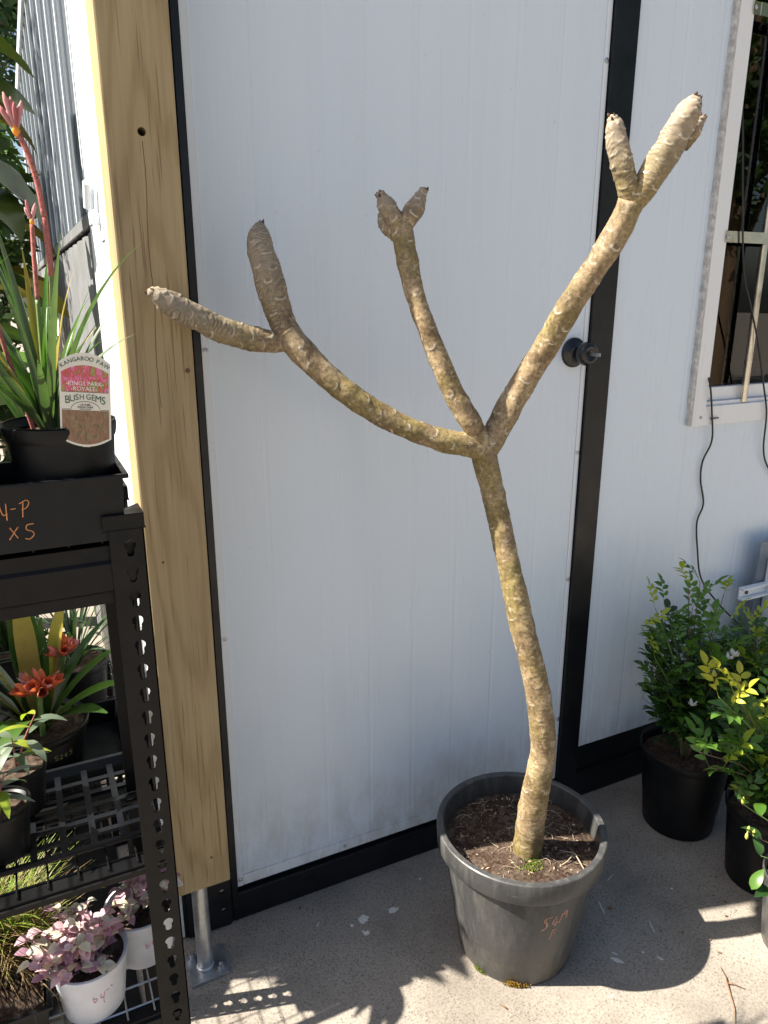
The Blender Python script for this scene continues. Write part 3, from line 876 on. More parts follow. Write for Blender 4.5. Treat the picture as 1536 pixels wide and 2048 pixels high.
def frangipani():
    root = empty('frangipani_tree', (0.9065, 1.118, 0.262), 0, 'bare forked frangipani tree with scarred tan trunk growing in the largest grey pot', 'tree')
    kinds = dict(trunk='old', left='mid', mid='mid', right='mid')
    names = dict(trunk='trunk')
    for i, (k, pts) in enumerate(LIMBS.items()):
        st = kinds.get(k, 'tip')
        me, tip, td, tr = limb_mesh(names.get(k, 'branch'), pts, 11+i*7, st, 0.003 if st != 'tip' else 0.0022, 44)
        keep(link(names.get(k, 'branch'), me, None, M['bark'], True), root)
        if st == 'tip':                        # dark leaf stubs and growing point at the end of a shoot
            rg = random.Random(i)
            for q in range(12):
                d = (Vector(td) + Vector((rg.uniform(-.45, .45), rg.uniform(-.45, .45), rg.uniform(-.3, .45)))).normalized()
                st0 = Vector(tip) - Vector(td)*rg.uniform(0.001, 0.008) + Vector((rg.uniform(-1, 1), rg.uniform(-1, 1), rg.uniform(-1, 1)))*tr*0.75
                ln = rg.uniform(0.003, 0.007)
                mb = MB().tube([st0 - d*0.003, st0, st0 + d*ln*0.6, st0 + d*ln], [0.0030, 0.0026, 0.0014, 0.0003], 6)
                keep(mb.build('leaf_bud', M['tip'], smooth=True), root)
    # collar where the three branches leave the trunk
    # two old pruning holes near the ends of the left shoots
    for p, d in (((0.4136, 1.3262, 1.583), (0, -1, -0.05)), ((0.2400, 1.2880, 1.4860), (-.1, -1, 0.05)), ((0.4165, 1.333, 1.604), (0, -1, .1))):
        dd = Vector(d).normalized()
        mb = MB().tube([Vector(p) - dd*0.004, Vector(p), Vector(p)+dd*0.0012], [0.0042, 0.0045, 0.0030], 9)
        keep(mb.build('leaf_scar', M['tip'], smooth=True), root)
    return root
frangipani()

# ------------------------------------------------------------------ pots
def soil_mesh(R0, z, amp, seed, n=56, rings=26, mound=0.0, mc=(0, 0), flat_edge=True):
    vs = [(0, 0, z + mound)]; fs = []
    for i in range(1, rings+1):
        r = R0*i/rings
        for k in range(n):
            a = 2*math.pi*k/n
            x, y = r*math.cos(a), r*math.sin(a)
            e = noise.noise(Vector((x*42+seed, y*42, 0)))*0.55 + noise.noise(Vector((x*130, y*130+seed, 3)))*0.45 + noise.noise(Vector((x*300, y*300+seed, 5)))*0.25
            mm = mound*math.exp(-((x-mc[0])**2+(y-mc[1])**2)/(R0*0.5)**2)
            vs.append((x, y, z + amp*e + mm))
    for k in range(n): fs.append((0, 1+k, 1+(k+1) % n))
    for i in range(rings-1):
        for k in range(n):
            a = 1+i*n+k; b = 1+i*n+(k+1) % n
            fs.append((a, a+n, b+n, b))
    return MB().add(vs, fs)

def pot(name, loc, R1, r0, h, mat, label, soil=0.84, rimh=0.10, rimw=0.06, cat='pot', group=None, n=64, rz=0.0, tilt=None, soilmat=None, mc=(0, 0), mound=0.0):
    """round nursery pot: tapered body, stepped rim, soil"""
    root = empty(name, loc, rz, label, cat, group)
    if tilt: root.rotation_euler = (tilt[0], tilt[1], rz)
    zr = h*(1-rimh)
    rb = r0 + (R1*(1-rimw) - r0)*0.97
    t = max(0.0018, R1*0.012)
    prof = [(r0*0.93, 0.0008), (r0*0.985, 0.002), (r0, 0.006), (r0+(rb-r0)*0.5, zr*0.5), (rb, zr-0.003), (rb, zr), (rb-t, zr), (r0+(rb-r0)*0.5-t, zr*0.5), (r0-t, 0.008), (0, 0.008)]
    body = MB().lathe(prof, n).build('pot_body', mat, root, auto=35)
    ro = R1
    rimp = [(rb-t-0.0005, zr+0.0006), (rb+0.001, zr-0.004), (ro*0.975, zr-0.002), (ro*0.99, zr+0.003), (ro, h-0.006), (ro*0.996, h-0.002), (ro-0.003, h), (ro*(1-rimw)+0.003, h), (ro*(1-rimw), h-0.003), (rb-t-0.0015, zr+0.004), (rb-t-0.0005, zr+0.0006)]
    MB().lathe(rimp, n, closed=True).build('rim', mat, root, auto=32)
    zs = h*soil
    rs = r0 + (rb-r0)*min(1, zs/zr) - t - 0.0008
    sm = soil_mesh(rs, zs, 0.0035 if R1 > .1 else 0.002, rnd.random()*50, n=56, rings=26 if R1 > .1 else 12, mc=mc, mound=mound)
    sm.build('soil', soilmat or M['soil'], root, smooth=True)
    return root, zs, rs

def strokes(name, polys, to3, w, mat, parent, ns=5):
    """handwriting: each polyline a thin round pen line laid on a surface by to3(u, v)"""
    mb = MB()
    for pl in polys:
        C = catmull([(p[0], p[1], 0, 0) for p in pl], 0.0012) if len(pl) > 2 else np.array([(pl[0][0]+(pl[1][0]-pl[0][0])*i/8, pl[0][1]+(pl[1][1]-pl[0][1])*i/8, 0, 0) for i in range(9)])
        pts = [to3(c[0], c[1]) for c in C]
        mb.tube(pts, w, ns)
    return mb.build(name, mat, parent, smooth=True)

POTC = Vector((0.915, 1.155, 0.0))
def big_pot():
    R1, r0, h = 0.194, 0.134, 0.332
    root, zs, rs = pot('plant_pot', POTC, R1, r0, h, M['pot_grey'], 'largest round grey plastic pot, dusty, holding the bare frangipani', soil=0.845, rimh=0.155, rimw=0.085, n=96, mc=(-0.01, -0.04), mound=0.012)
    zr = h*(1-0.155); rb = r0 + (R1*(1-0.085)-r0)*0.97
    def on(u, v, off=0.0004):      # u: angle, v: height
        r = r0 + (rb-r0)*v/zr + off
        return (r*math.cos(u), r*math.sin(u), v)
    a0 = R(-106.5)
    sc = 1/0.165
    def to3(u, v): return on(a0 + u*sc, v)
    S5 = [[(0.018, 0.0), (0.004, -0.003), (0.000, -0.012), (0.006, -0.016), (0.009, -0.024), (0.004, -0.034), (-0.004, -0.038)], [(0.004, -0.003), (0.007, -0.028)]]
    S4 = [[(0.028, -0.001), (0.020, -0.022), (0.030, -0.022), (0.035, -0.020)], [(0.031, -0.010), (0.027, -0.032)]]
    S1 = [[(0.043, 0.001), (0.037, -0.024)]]
    S9 = [[(0.054, 0.006), (0.048, 0.007), (0.046, -0.001), (0.050, -0.003), (0.054, 0.005), (0.0545, -0.005), (0.0535, -0.016)]]
    SP = [[(0.024, -0.042), (0.022, -0.056), (0.020, -0.072)], [(0.022, -0.043), (0.030, -0.041), (0.032, -0.047), (0.029, -0.052), (0.023, -0.054)]]
    z0 = 0.224
    allp = [[(x, z0 + y) for x, y in pl] for pl in S5+S4+S1+S9+SP]
    strokes('handwriting', allp, to3, 0.0009, M['pen_red'], root)
    # moss tuft at the foot, many tiny lumps
    mb = MB(); rg = random.Random(5)
    for i in range(240):
        a = R(-124) + rg.gauss(0, 0.085); v = abs(rg.gauss(0, 0.007)) + 0.001
        p = Vector(on(a, v, rg.uniform(0.0, 0.005)))
        r = rg.uniform(0.0006, 0.0016)
        mb.tube([p, p + Vector((rg.uniform(-.002, .002), rg.uniform(-.002, .002), rg.uniform(.001, .004)))], [r, r*0.4], 5)
    tag(mb.build('moss', M['moss'], root), kind='stuff')
    mb = MB()
    for i in range(120):
        a = R(-161) + rg.gauss(0, 0.05); v = abs(rg.gauss(0, 0.006)) + 0.001
        p = Vector(on(a, v, rg.uniform(0.0, 0.003)))
        r = rg.uniform(0.0006, 0.0014)
        mb.tube([p, p + Vector((rg.uniform(-.002, .002), rg.uniform(-.002, .002), rg.uniform(.001, .003)))], [r, r*0.4], 5)
    tag(mb.build('moss', M['moss_green'], root), kind='stuff')
    # green moss round the stem, roots and chips on the soil
    def top(x, y):
        mm = 0.012*math.exp(-((x+0.01)**2+(y+0.04)**2)/(rs*0.5)**2)
        return zs + mm
    mb = MB()
    for i in range(160):
        x = -0.025 + rg.gauss(0, 0.016); y = -0.080 + rg.gauss(0, 0.010)
        p = Vector((x, y, top(x, y))); r = rg.uniform(0.0008, 0.002)
        mb.tube([p, p + Vector((rg.uniform(-.003, .003), rg.uniform(-.003, .003), rg.uniform(.002, .006)))], [r, r*0.3], 5)
    tag(mb.build('moss', M['moss_green'], root), kind='stuff')
    for mat, cnt in ((M['chip'], 260), (M['chip_pale'], 90)):
        mb = MB()
        for i in range(cnt):
            a = rg.uniform(0, 2*math.pi); r = (rs-0.008)*math.sqrt(rg.random())
            x, y = r*math.cos(a), r*math.sin(a)
            p = Vector((x, y, top(x, y) + 0.001))
            d = Vector((rg.uniform(-1, 1), rg.uniform(-1, 1), rg.uniform(-.35, .35))).normalized()
            l = rg.uniform(0.0015, 0.005)
            w = l*rg.uniform(0.25, 0.6)
            mb.tube([p-d*l, p, p+d*l], [w*0.4, w, w*0.3], 5)
        tag(mb.build('soil_chips', mat, root), kind='stuff')
    mb = MB()
    for i in range(46):                       # fine feeder roots
        a = rg.uniform(0, 2*math.pi); r = (rs-0.012)*math.sqrt(rg.random())
        x, y = r*math.cos(a), r*math.sin(a); hd = rg.uniform(0, 6.28)
        pts = []
        for q in range(7):
            z = top(x, y) + 0.0025 + rg.uniform(0, 0.004)*math.sin(q*0.6)
            pts.append((x, y, z)); hd += rg.uniform(-.6, .6)
            x += 0.006*math.cos(hd); y += 0.006*math.sin(hd)
            rr = math.hypot(x, y)
            if rr > rs-0.004: x *= (rs-0.004)/rr; y *= (rs-0.004)/rr
        mb.tube(pts, rg.uniform(0.0003, 0.0007), 4)
    tag(mb.build('roots', M['chip_pale'], root), kind='stuff')
    # the forked dry twig lying on the soil at the right
    mb = MB()
    mb.tube([(0.055, -0.075, zs+0.012), (0.075, -0.102, zs+0.018), (0.070, -0.135, zs+0.010), (0.068, -0.150, zs+0.006)], [0.0009, 0.0016, 0.0014, 0.0008], 6)
    mb.tube([(0.075, -0.102, zs+0.018), (0.050, -0.108, zs+0.010), (0.028, -0.108, zs+0.005)], [0.0012, 0.0012, 0.0005], 6)
    mb.build('twig', M['chip_pale'], root, smooth=True)
    box('orange_chip', (-0.052, -0.150, zs+0.004), (-0.042, -0.143, zs+0.009), M['pen_red'], root, 0.002)
big_pot()

# ------------------------------------------------------------------ boltless shelf with keyhole uprights
def flange(mb, to3, width, z0, z1, cx, z_first, pitch, skip_above=None):
    """one leg of an angle upright, pierced by keyholes; to3(u, v, depth)"""
    z = z_first
    cuts = []
    while z - pitch*0.6 > z0:
        cuts.append(z); z -= pitch
    top = cuts[0] + pitch*0.42
    # solid strip above the first hole
    rects = [(top, z1)]
    for c in cuts:
        a, b = c - pitch*0.58, c + pitch*0.42
        hole = keyhole_outline(cx, c)
        vs, fs = cell_with_hole(0, width, a, b, hole)
        slab_from_2d(mb, vs, fs, [list(range(len(hole)))], to3, 0.0018)
        last = a
    rects.append((z0, last))
    for a, b in rects:
        if b > a:
            slab_from_2d(mb, [(0, a), (width, a), (width, b), (0, b)], [(0, 1, 2, 3)], [[0, 1, 2, 3]], to3, 0.0018)
    for u in (0, width):
        V = [to3(u, z0, 0), to3(u, z1, 0), to3(u, z1, 0.0018), to3(u, z0, 0.0018)]
        mb.add(V, [(0, 1, 2, 3)])

SX0, SX1, SY0, SY1 = -0.60, 0.1138, 0.9, 1.085
def shade_mat():  # added dark sheet: deep shade below shelf and bench put in as colour
    vs = []; fs = []; nx, ny = 30, 44
    for i in range(nx+1):
        for j in range(ny+1):
            x = -1.35 + 1.43*i/nx; y = 0.80 + 2.1*j/ny
            e = 0.012*noise.noise(Vector((x*6, y*6, 2))) if i == nx or j in (0, ny) else 0
            vs.append((x + e, y + e, 0.004 + 0.002*noise.noise(Vector((x*9, y*9, 0)))))
    for i in range(nx):
        for j in range(ny):
            a = i*(ny+1)+j; fs.append((a, a+ny+1, a+ny+2, a+1))
    tag(MB().add(vs, fs).build('shade_mat', M['shade_mat'], smooth=True), 'black mat added to fill in deep shade under the shelf and bench', 'mat')
shade_mat()
def shelf():
    root = empty('storage_shelf', (-0.24, 1.0, 0), 0, 'black metal shelf with keyhole slotted uprights beside the pine post', 'shelf')
    def P(o): return keep(o, root)
    K = M['black_steel']
    TOP = 1.246
    pitch = 0.0335
    zf = 1.210
    for x, y, sx, sy in ((SX1, SY0, -1, 1), (SX1, SY1, -1, -1), (SX0, SY0, 1, 1), (SX0, SY1, 1, -1)):
        mb = MB()
        flange(mb, lambda u, v, d: (x + sx*u, y + sy*d, v), 0.041, 0.0, TOP, 0.0178, zf, pitch)
        flange(mb, lambda u, v, d: (x + sx*d, y + sy*u, v), 0.041, 0.0, TOP, 0.0178, zf, pitch)
        P(mb.build('upright', K))
        cap = MB()
        tri = [(x + sx*-0.0015, y + sy*-0.0015), (x + sx*0.047, y + sy*-0.0015), (x + sx*-0.0015, y + sy*0.047)]
        if sx*sy > 0: tri = tri
        cap.add([(a, b, TOP-0.016) for a, b in tri] + [(a, b, TOP+0.003) for a, b in tri], [(0,1,2),(3,4,5),(0,1,4,3),(1,2,5,4),(2,0,3,5)])
        P(cap.build('post_cap', K, bevel=0.0012))
    # beams and decks on three levels
    for z, name in ((1.210, 'a'), (0.744, 'b'), (0.478, 'c')):
        for y, s in ((SY0 + 0.003, 1), (SY1 - 0.003, -1)):
            hb = {'a': 1.0, 'b': 0.22, 'c': 0.3}[name]
            prof = [(0.0, 0.0), (0.0, -0.018), (-0.004, -0.022), (-0.004, -0.056), (0.0, -0.060), (0.0, -0.074), (0.014, -0.074), (0.014, -0.014), (0.024, -0.014), (0.024, 0.0)]
            xs = (SX0 + 0.003, SX1 - 0.0455 if False else SX1 - 0.003)
            prof = [(p_, q_*hb) for p_, q_ in prof]
            n = len(prof)
            mb = MB().add([(xs[0], y + s*(0.004 + a), z + b) for a, b in prof] + [(xs[1], y + s*(0.004 + a), z + b) for a, b in prof],
                          [(i, (i+1) % n, n+(i+1) % n, n+i) for i in range(n)] + [tuple(range(n)), tuple(range(2*n-1, n-1, -1))])
            P(mb.build('beam', K))
        for x, s in ((SX1 - 0.003, -1), (SX0 + 0.003, 1)):
            mb = MB().box((min(x, x+s*0.014), SY0+0.035, z-(0.05 if name == 'a' else 0.03)), (max(x, x+s*0.014), SY1-0.035, z-0.016))
            P(mb.build('end_beam', K))
        # wire deck
        wd = MB()
        k = 0
        x = SX0 + 0.02
        while x < SX1 - 0.015:
            wd.tube([(x, SY0+0.012, z+0.0035), (x, SY1-0.012, z+0.0035)], 0.0014, 6); x += 0.038
        y = SY0 + 0.03
        while y < SY1 - 0.02:
            wd.tube([(SX0+0.008, y, z+0.0012), (SX1-0.008, y, z+0.0012)], 0.0016, 6); y += 0.038
        tag(P(wd.build('wire_deck', M['galv'] if z < .6 else K)), kind='stuff')
shelf()

def nursery_tray(name, lo, hi, z0, h, label, group=None, floor='grid', mat=None, ribs=True, flare=0.006):
    """open black plastic tray: four walls with rolled rim and a slotted floor of separate bars"""
    mat = mat or M['tray']
    cx, cy = (lo[0]+hi[0])/2, (lo[1]+hi[1])/2
    root = empty(name, (cx, cy, z0), 0, label, 'tray', group)
    wx, wy = (hi[0]-lo[0])/2, (hi[1]-lo[1])/2
    t = 0.0022
    mb = MB()
    def ring(dx, z): return [(-wx+dx, -wy+dx, z), (wx-dx, -wy+dx, z), (wx-dx, wy-dx, z), (-wx+dx, wy-dx, z)]
    prof = [ring(flare, 0.001), ring(0.002, h-0.006), ring(-0.004, h-0.005), ring(-0.004, h), ring(0.003, h), ring(flare+t, 0.001)]
    V = [p for r in prof for p in r]
    F = []
    for i in range(len(prof)-1):
        for k in range(4):
            a = 4*i+k; b = 4*i+(k+1) % 4
            F.append((a, b, b+4, a+4))
    F += [(k, (k+1) % 4, 20+(k+1) % 4, 20+k)[::-1] for k in range(4)]
    o = mb.add(V, F).build('tray_wall', mat, root, bevel=0.0012)
    if floor == 'grid':
        nx = int(2*wx/0.040); ny = int(2*wy/0.030)
        sx = MB().box((-0.0045, -wy+flare+t, 0.001), (0.0045, wy-flare-t, 0.0065)).mesh('cross_bar')
        sy = MB().box((-wx+flare+t, -0.0045, 0.0018), (wx-flare-t, 0.0045, 0.0060)).mesh('long_bar')
        for i in range(1, nx):
            o = link('slat', sx, root, mat); o.location = (-wx+flare+(2*wx-2*flare)*i/nx, 0, 0)
        for i in range(1, ny):
            o = link('slat', sy, root, mat); o.location = (0, -wy+flare+(2*wy-2*flare)*i/ny, 0)
    else:
        MB().box((-wx+flare+t, -wy+flare+t, 0.001), (wx-flare-t, wy-flare-t, 0.003)).build('tray_floor', mat, root)
    return root

TRAY1 = nursery_tray('nursery_tray', (-0.234, 0.900), (0.098, 1.030), 1.2155, 0.083, 'black plastic tray with orange handwriting on the top shelf', 'black nursery trays', floor='solid')
def tray_writing():
    ox = 0.068      # tray centre is at x = -0.068
    def m(pl): return [(x*0.9 + ox, z*0.9) for x, z in pl]
    W = [m([(-0.043, 0.072), (-0.0395, 0.054), (-0.034, 0.055)]), m([(-0.0345, 0.068), (-0.0355, 0.046)]),
         m([(-0.030, 0.060), (-0.024, 0.0605)]),
         m([(-0.015, 0.068), (-0.0175, 0.048)]), m([(-0.0195, 0.066), (-0.011, 0.070), (-0.0085, 0.066), (-0.012, 0.060), (-0.0175, 0.058)]),
         m([(-0.034, 0.036), (-0.026, 0.021)]), m([(-0.0245, 0.036), (-0.036, 0.020)]),
         m([(-0.006, 0.038), (-0.014, 0.037), (-0.015, 0.031), (-0.009, 0.028), (-0.0075, 0.023), (-0.013, 0.018), (-0.018, 0.0195)])]
    strokes('handwriting', W, lambda u, v: (u, -0.065 + 0.006 - 0.0043*v/0.077 - 0.0004, v), 0.0007, M['orange_pen'], TRAY1)
tray_writing()
nursery_tray('nursery_tray', (-0.148, 0.952), (0.100, 1.160), 0.7492, 0.016, 'empty black slotted tray on the middle shelf', 'black nursery trays')

# second bench behind the shelf
def bench():
    root = empty('plant_bench', (-0.4, 1.60, 0), 0, 'low black steel bench behind the slotted shelf carrying the clivia', 'bench')
    def P(o): return keep(o, root)
    K = M['black_steel']
    for x, y, sx, sy in ((0.120, 1.305, -1, 1), (0.120, 1.905, -1, -1), (-0.95, 1.305, 1, 1), (-0.95, 1.905, 1, -1)):
        mb = MB()
        flange(mb, lambda u, v, d: (x + sx*u, y + sy*d, v), 0.041, 0.0, 0.574, 0.0178, 0.545, 0.0360)
        flange(mb, lambda u, v, d: (x + sx*d, y + sy*u, v), 0.041, 0.0, 0.574, 0.0178, 0.545, 0.0360)
        P(mb.build('leg', K))
    P(box('front_rail', (-0.955, 1.300, 0.5745), (0.122, 1.318, 0.597), K))
    P(box('rear_rail', (-0.955, 1.892, 0.5745), (0.122, 1.910, 0.597), K))
    wd = MB()
    for i in range(26): wd.tube([(-0.93 + 0.042*i, 1.319, 0.5955), (-0.93 + 0.042*i, 1.891, 0.5955)], 0.0015, 6)
    for i in range(13): wd.tube([(-0.954, 1.34 + 0.042*i, 0.5925), (0.121, 1.34 + 0.042*i, 0.5925)], 0.0015, 6)
    tag(P(wd.build('wire_deck', K)), kind='stuff')
bench()
nursery_tray('nursery_tray', (-0.15, 1.340), (0.104, 1.56), 0.598, 0.052, 'black tray holding the clivia pot, behind the slotted tray', 'black nursery trays', floor='solid')

# ------------------------------------------------------------------ leaves
def blade_mesh(length, width, bend=0.3, fold=0.25, taper=0.35, n=9, tipw=0.05, twist=0.0, base=0.5):
    """strap leaf that starts at the origin, rises along +z and arches towards +y"""
    vs = []; fs = []
    p = Vector((0, 0, 0)); a = 0.0
    for i in range(n+1):
        t = i/n
        w = width*0.5*((base + (1-base)*min(1, t/0.25)) if t < 0.25 else 1.0)
        if t > taper: w *= max(tipw, 1 - ((t-taper)/(1-taper))**1.6)
        tw = twist*t
        dx = Vector((math.cos(tw), math.sin(tw)*math.cos(a), math.sin(tw)*math.sin(a)))
        nrm = Vector((0, math.cos(a), -math.sin(a)))
        vs += [p - dx*w + nrm*w*fold*-1, p, p + dx*w + nrm*w*fold*-1]
        p = p + Vector((0, math.sin(a), math.cos(a)))*(length/n)
        a += bend/n*(0.5 + t)
    for i in range(n):
        b = 3*i
        fs += [(b, b+1, b+4, b+3), (b+1, b+2, b+5, b+4)]
    return MB().add(vs, fs)

def oval_leaf(length, width, fold=0.18, droop=0.25, n=6, point=1.0, wave=0.0):
    """broad leaf lying along +y, upper side +z, base at the origin"""
    vs = []; fs = []
    p = Vector((0, 0, 0)); a = droop*0.25
    for i in range(n+1):
        t = i/n
        w = width*0.5*(math.sin(math.pi*min(1, t**0.8))**0.75) if 0 < t < 1 else 0.0005
        wz = wave*width*math.sin(i*2.1)
        vs += [(-w, p.y, p.z + w*fold*2 + wz), (0, p.y, p.z), (w, p.y, p.z + w*fold*2 - wz)]
        p = p + Vector((0, math.cos(a), math.sin(a)))*(length/n)
        a -= droop/n*1.6
    for i in range(n):
        b = 3*i
        fs += [(b, b+1, b+4, b+3), (b+1, b+2, b+5, b+4)]
    return MB().add(vs, fs)

def orient(o, loc, d, up=(0, 0, 1), scale=1.0, roll=0.0):
    """point the object's +y along d with its +z near up"""
    y = Vector(d).normalized()
    u = Vector(up)
    if abs(y.dot(u.normalized())) > 0.98: u = Vector((1, 0, 0.1))
    x = y.cross(u).normalized()
    z = x.cross(y)
    if roll:
        q = Quaternion(y, roll); x = q @ x; z = q @ z
    m = Matrix((x, y, z)).transposed().to_4x4()
    o.matrix_local = Matrix.Translation(loc) @ m @ Matrix.Scale(scale, 4)

# ------------------------------------------------------------------ kangaroo paw in the top tray
def clump(root, base, n, lens, width, spread, mats, seed, name='leaf', face=None, bend=(0.2, 0.9), fold=0.3, r0=0.012, taper=0.3, lean=(0.05, 0.35)):
    rg = random.Random(seed)
    for i in range(n):
        l = rg.uniform(*lens)
        me = blade_mesh(l, width*rg.uniform(0.75, 1.15), rg.uniform(*bend), fold, taper, 10, 0.03, rg.uniform(-.5, .5), 0.6)
        a = rg.uniform(0, 2*math.pi) if face is None else face + rg.gauss(0, 0.9)
        o = me.build(name, rg.choice(mats), root, smooth=True)
        rr = r0*rg.random()
        o.location = (base[0] + rr*math.cos(a), base[1] + rr*math.sin(a), base[2] - 0.003)
        le = rg.uniform(*lean)*spread
        o.rotation_euler = Matrix.Rotation(a - math.pi/2, 3, 'Z').to_euler()
        o.rotation_euler = (Matrix.Rotation(a - math.pi/2, 3, 'Z') @ Matrix.Rotation(-le, 3, 'X')).to_euler()

def stem(root, pts, r, mat, name='stem', n=8):
    C = catmull([(*p, r if not hasattr(r, '__len__') else r[i]) for i, p in enumerate(pts)], 0.006)
    o = MB().tube([c[:3] for c in C], [c[3] for c in C], n).build(name, mat, root, smooth=True)
    return o

def fuzz(root, pts, r, cnt, seed):
    rg = random.Random(seed); mb = MB()
    C = catmull([(*p, 0) for p in pts], 0.004)
    for i in range(cnt):
        k = rg.randrange(len(C)-1); p = Vector(C[k][:3]).lerp(Vector(C[k+1][:3]), rg.random())
        d = Vector((rg.gauss(0, 1), rg.gauss(0, 1), rg.gauss(0, .5))).normalized()
        q = p + d*r; w = d.orthogonal().normalized()*0.00018
        mb.add([q - w, q + w, q + d*rg.uniform(0.0010, 0.0020)], [(0, 1, 2)])
    tag(mb.build('fuzz', M['pink_petal'], root), kind='stuff')

def paw_flower(root, p, d, size, seed, n=7):
    """cluster of furry finger-shaped flowers, fanned like a paw"""
    rg = random.Random(seed)
    d = Vector(d).normalized()
    side = d.cross(Vector((0.4, 1, 0.1))).normalized(); oth = d.cross(side)
    for i in range(n):
        f = (i - (n-1)/2)/max(1, (n-1)/2)
        dd = (d + side*f*0.38 + oth*rg.uniform(-.25, .25)).normalized()
        l = size*rg.uniform(0.75, 1.1)*(1 - 0.2*abs(f))
        w = size*0.062
        pts = [Vector(p), Vector(p)+dd*l*0.25, Vector(p)+dd*l*0.55+d*l*0.02, Vector(p)+dd*l*0.8+d*l*0.04, Vector(p)+dd*l+d*l*0.06]
        o = MB().tube(pts, [w*0.6, w*0.8, w*1.05, w*1.25, w*0.35], 9).build('flower', M['pink_petal'], root, smooth=True)
    MB().tube([Vector(p)-d*size*0.10, Vector(p)+d*size*0.06, Vector(p)+d*size*0.28], [w*1.0, w*1.9, w*0.8], 10).build('flower_base', M['orange_core'], root, smooth=True)

def kangaroo_paw():
    pr, zs, rs = pot('nursery_pot', (0.037, 0.968, 1.2190), 0.0645, 0.052, 0.137, M['pot_black'], 'black pot of the kangaroo paw with the printed plant tag', soil=0.90, rimh=0.11, rimw=0.05, group='black nursery pots')
    z = 1.2190 + zs
    root = empty('kangaroo_paw', (0.036, 0.985, z), 0, 'kangaroo paw with tall pink furry flowers above upright strap leaves', 'plant')
    root.scale = (0.9, 0.9, 0.9)
    clump(root, (-0.012, -0.008, 0), 36, (0.13, 0.31), 0.0125, 1.0, [M['strap'], M['strap'], M['strap'], M['leaf_mid'], M['strap_yellow']], 3, lean=(0.02, 0.55))
    clump(root, (-0.004, -0.02, 0), 5, (0.14, 0.22), 0.009, 1.0, [M['strap'], M['leaf_mid']], 9, face=0.0, lean=(0.1, 0.5))
    s1 = [(-0.012, 0.0, -0.004), (0.004, 0.0, 0.10), (0.014, 0.0, 0.20), (0.014, 0.0, 0.27), (0.010, 0.0, 0.315), (0.002, 0.0, 0.350), (-0.004, 0.0, 0.364)]
    stem(root, s1[:4], 0.0034, M['green_stem'])
    stem(root, s1[3:], 0.0034, M['red_stem'], 'flower_stem')
    stem(root, [s1[2], (0.0143, -0.001, 0.235), s1[3]], 0.0038, M['red_stem'], 'flower_stem')
    fuzz(root, s1[2:], 0.0034, 900, 5)
    paw_flower(root, (-0.006, 0.0, 0.366), (-0.12, 0, 1), 0.043, 1, 6)
    s2 = [(-0.016, 0.004, -0.004), (-0.010, 0.002, 0.08), (-0.006, 0.0, 0.17)]
    stem(root, s2, 0.0030, M['green_stem'])
    stem(root, [s2[-1], (-0.004, 0.0, 0.22), (-0.0015, 0.0, 0.262)], 0.0028, M['red_stem'], 'flower_stem')
    paw_flower(root, (-0.001, 0.0, 0.263), (0.0, 0, 1), 0.028, 2, 4)
    s3 = [(-0.03, 0.01, -0.004), (-0.05, 0.0, 0.10), (-0.068, 0.0, 0.21), (-0.085, 0, 0.28)]
    stem(root, s3, 0.0030, M['red_stem'], 'flower_stem')
    paw_flower(root, (-0.0855, 0, 0.282), (-0.3, 0, 1), 0.036, 4, 5)
    # second pot at the left edge, and a third behind
    pr2, zs2, _ = pot('nursery_pot', (-0.097, 0.966, 1.2190), 0.0645, 0.052, 0.137, M['pot_black'], 'black pot at the left edge of the writing tray, only its side showing', soil=0.90, rimh=0.11, rimw=0.05, group='black nursery pots')
    r2 = empty('kangaroo_paw', (-0.095, 0.97, 1.2190+zs2), 0, 'green strap leaf clump at the far left of the top tray', 'plant')
    r2.scale = (0.9, 0.9, 0.9)
    clump(r2, (0, 0, 0), 24, (0.14, 0.32), 0.010, 1.0, [M['strap'], M['strap'], M['leaf_mid']], 13, lean=(0.02, 0.55))
    pr3, zs3, _ = pot('nursery_pot', (0.010, 1.070, 1.2155), 0.034, 0.028, 0.110, M['pot_black'], 'smaller black pot behind the tagged kangaroo paw pot', soil=0.90, rimh=0.11, rimw=0.05, group='black nursery pots')
    r3 = empty('kangaroo_paw', (0.010, 1.070, 1.2155+zs3), 0, 'leafy strap clump behind the pink flowering kangaroo paw', 'plant')
    clump(r3, (0, 0, 0), 20, (0.09, 0.19), 0.009, 1.0, [M['strap'], M['strap_dark'], M['leaf_mid']], 23, lean=(0.02, 0.6))
kangaroo_paw()

# ------------------------------------------------------------------ printed plant tag
def print_mat(name, stops, scale, stretch, seed):
    m, N, L, b = newmat(name)
    v = coords(N, L, stretch)
    n = tnoise(N, L, v, scale, 5, 0.7, 1.2)
    n.noise_dimensions = '4D'; n.inputs['W'].default_value = seed
    r = ramp(N, stops); L.new(n.outputs[0], r.inputs[0])
    L.new(r.outputs[0], b.inputs['Base Color'])
    setp(b, Roughness=0.35)
    return m

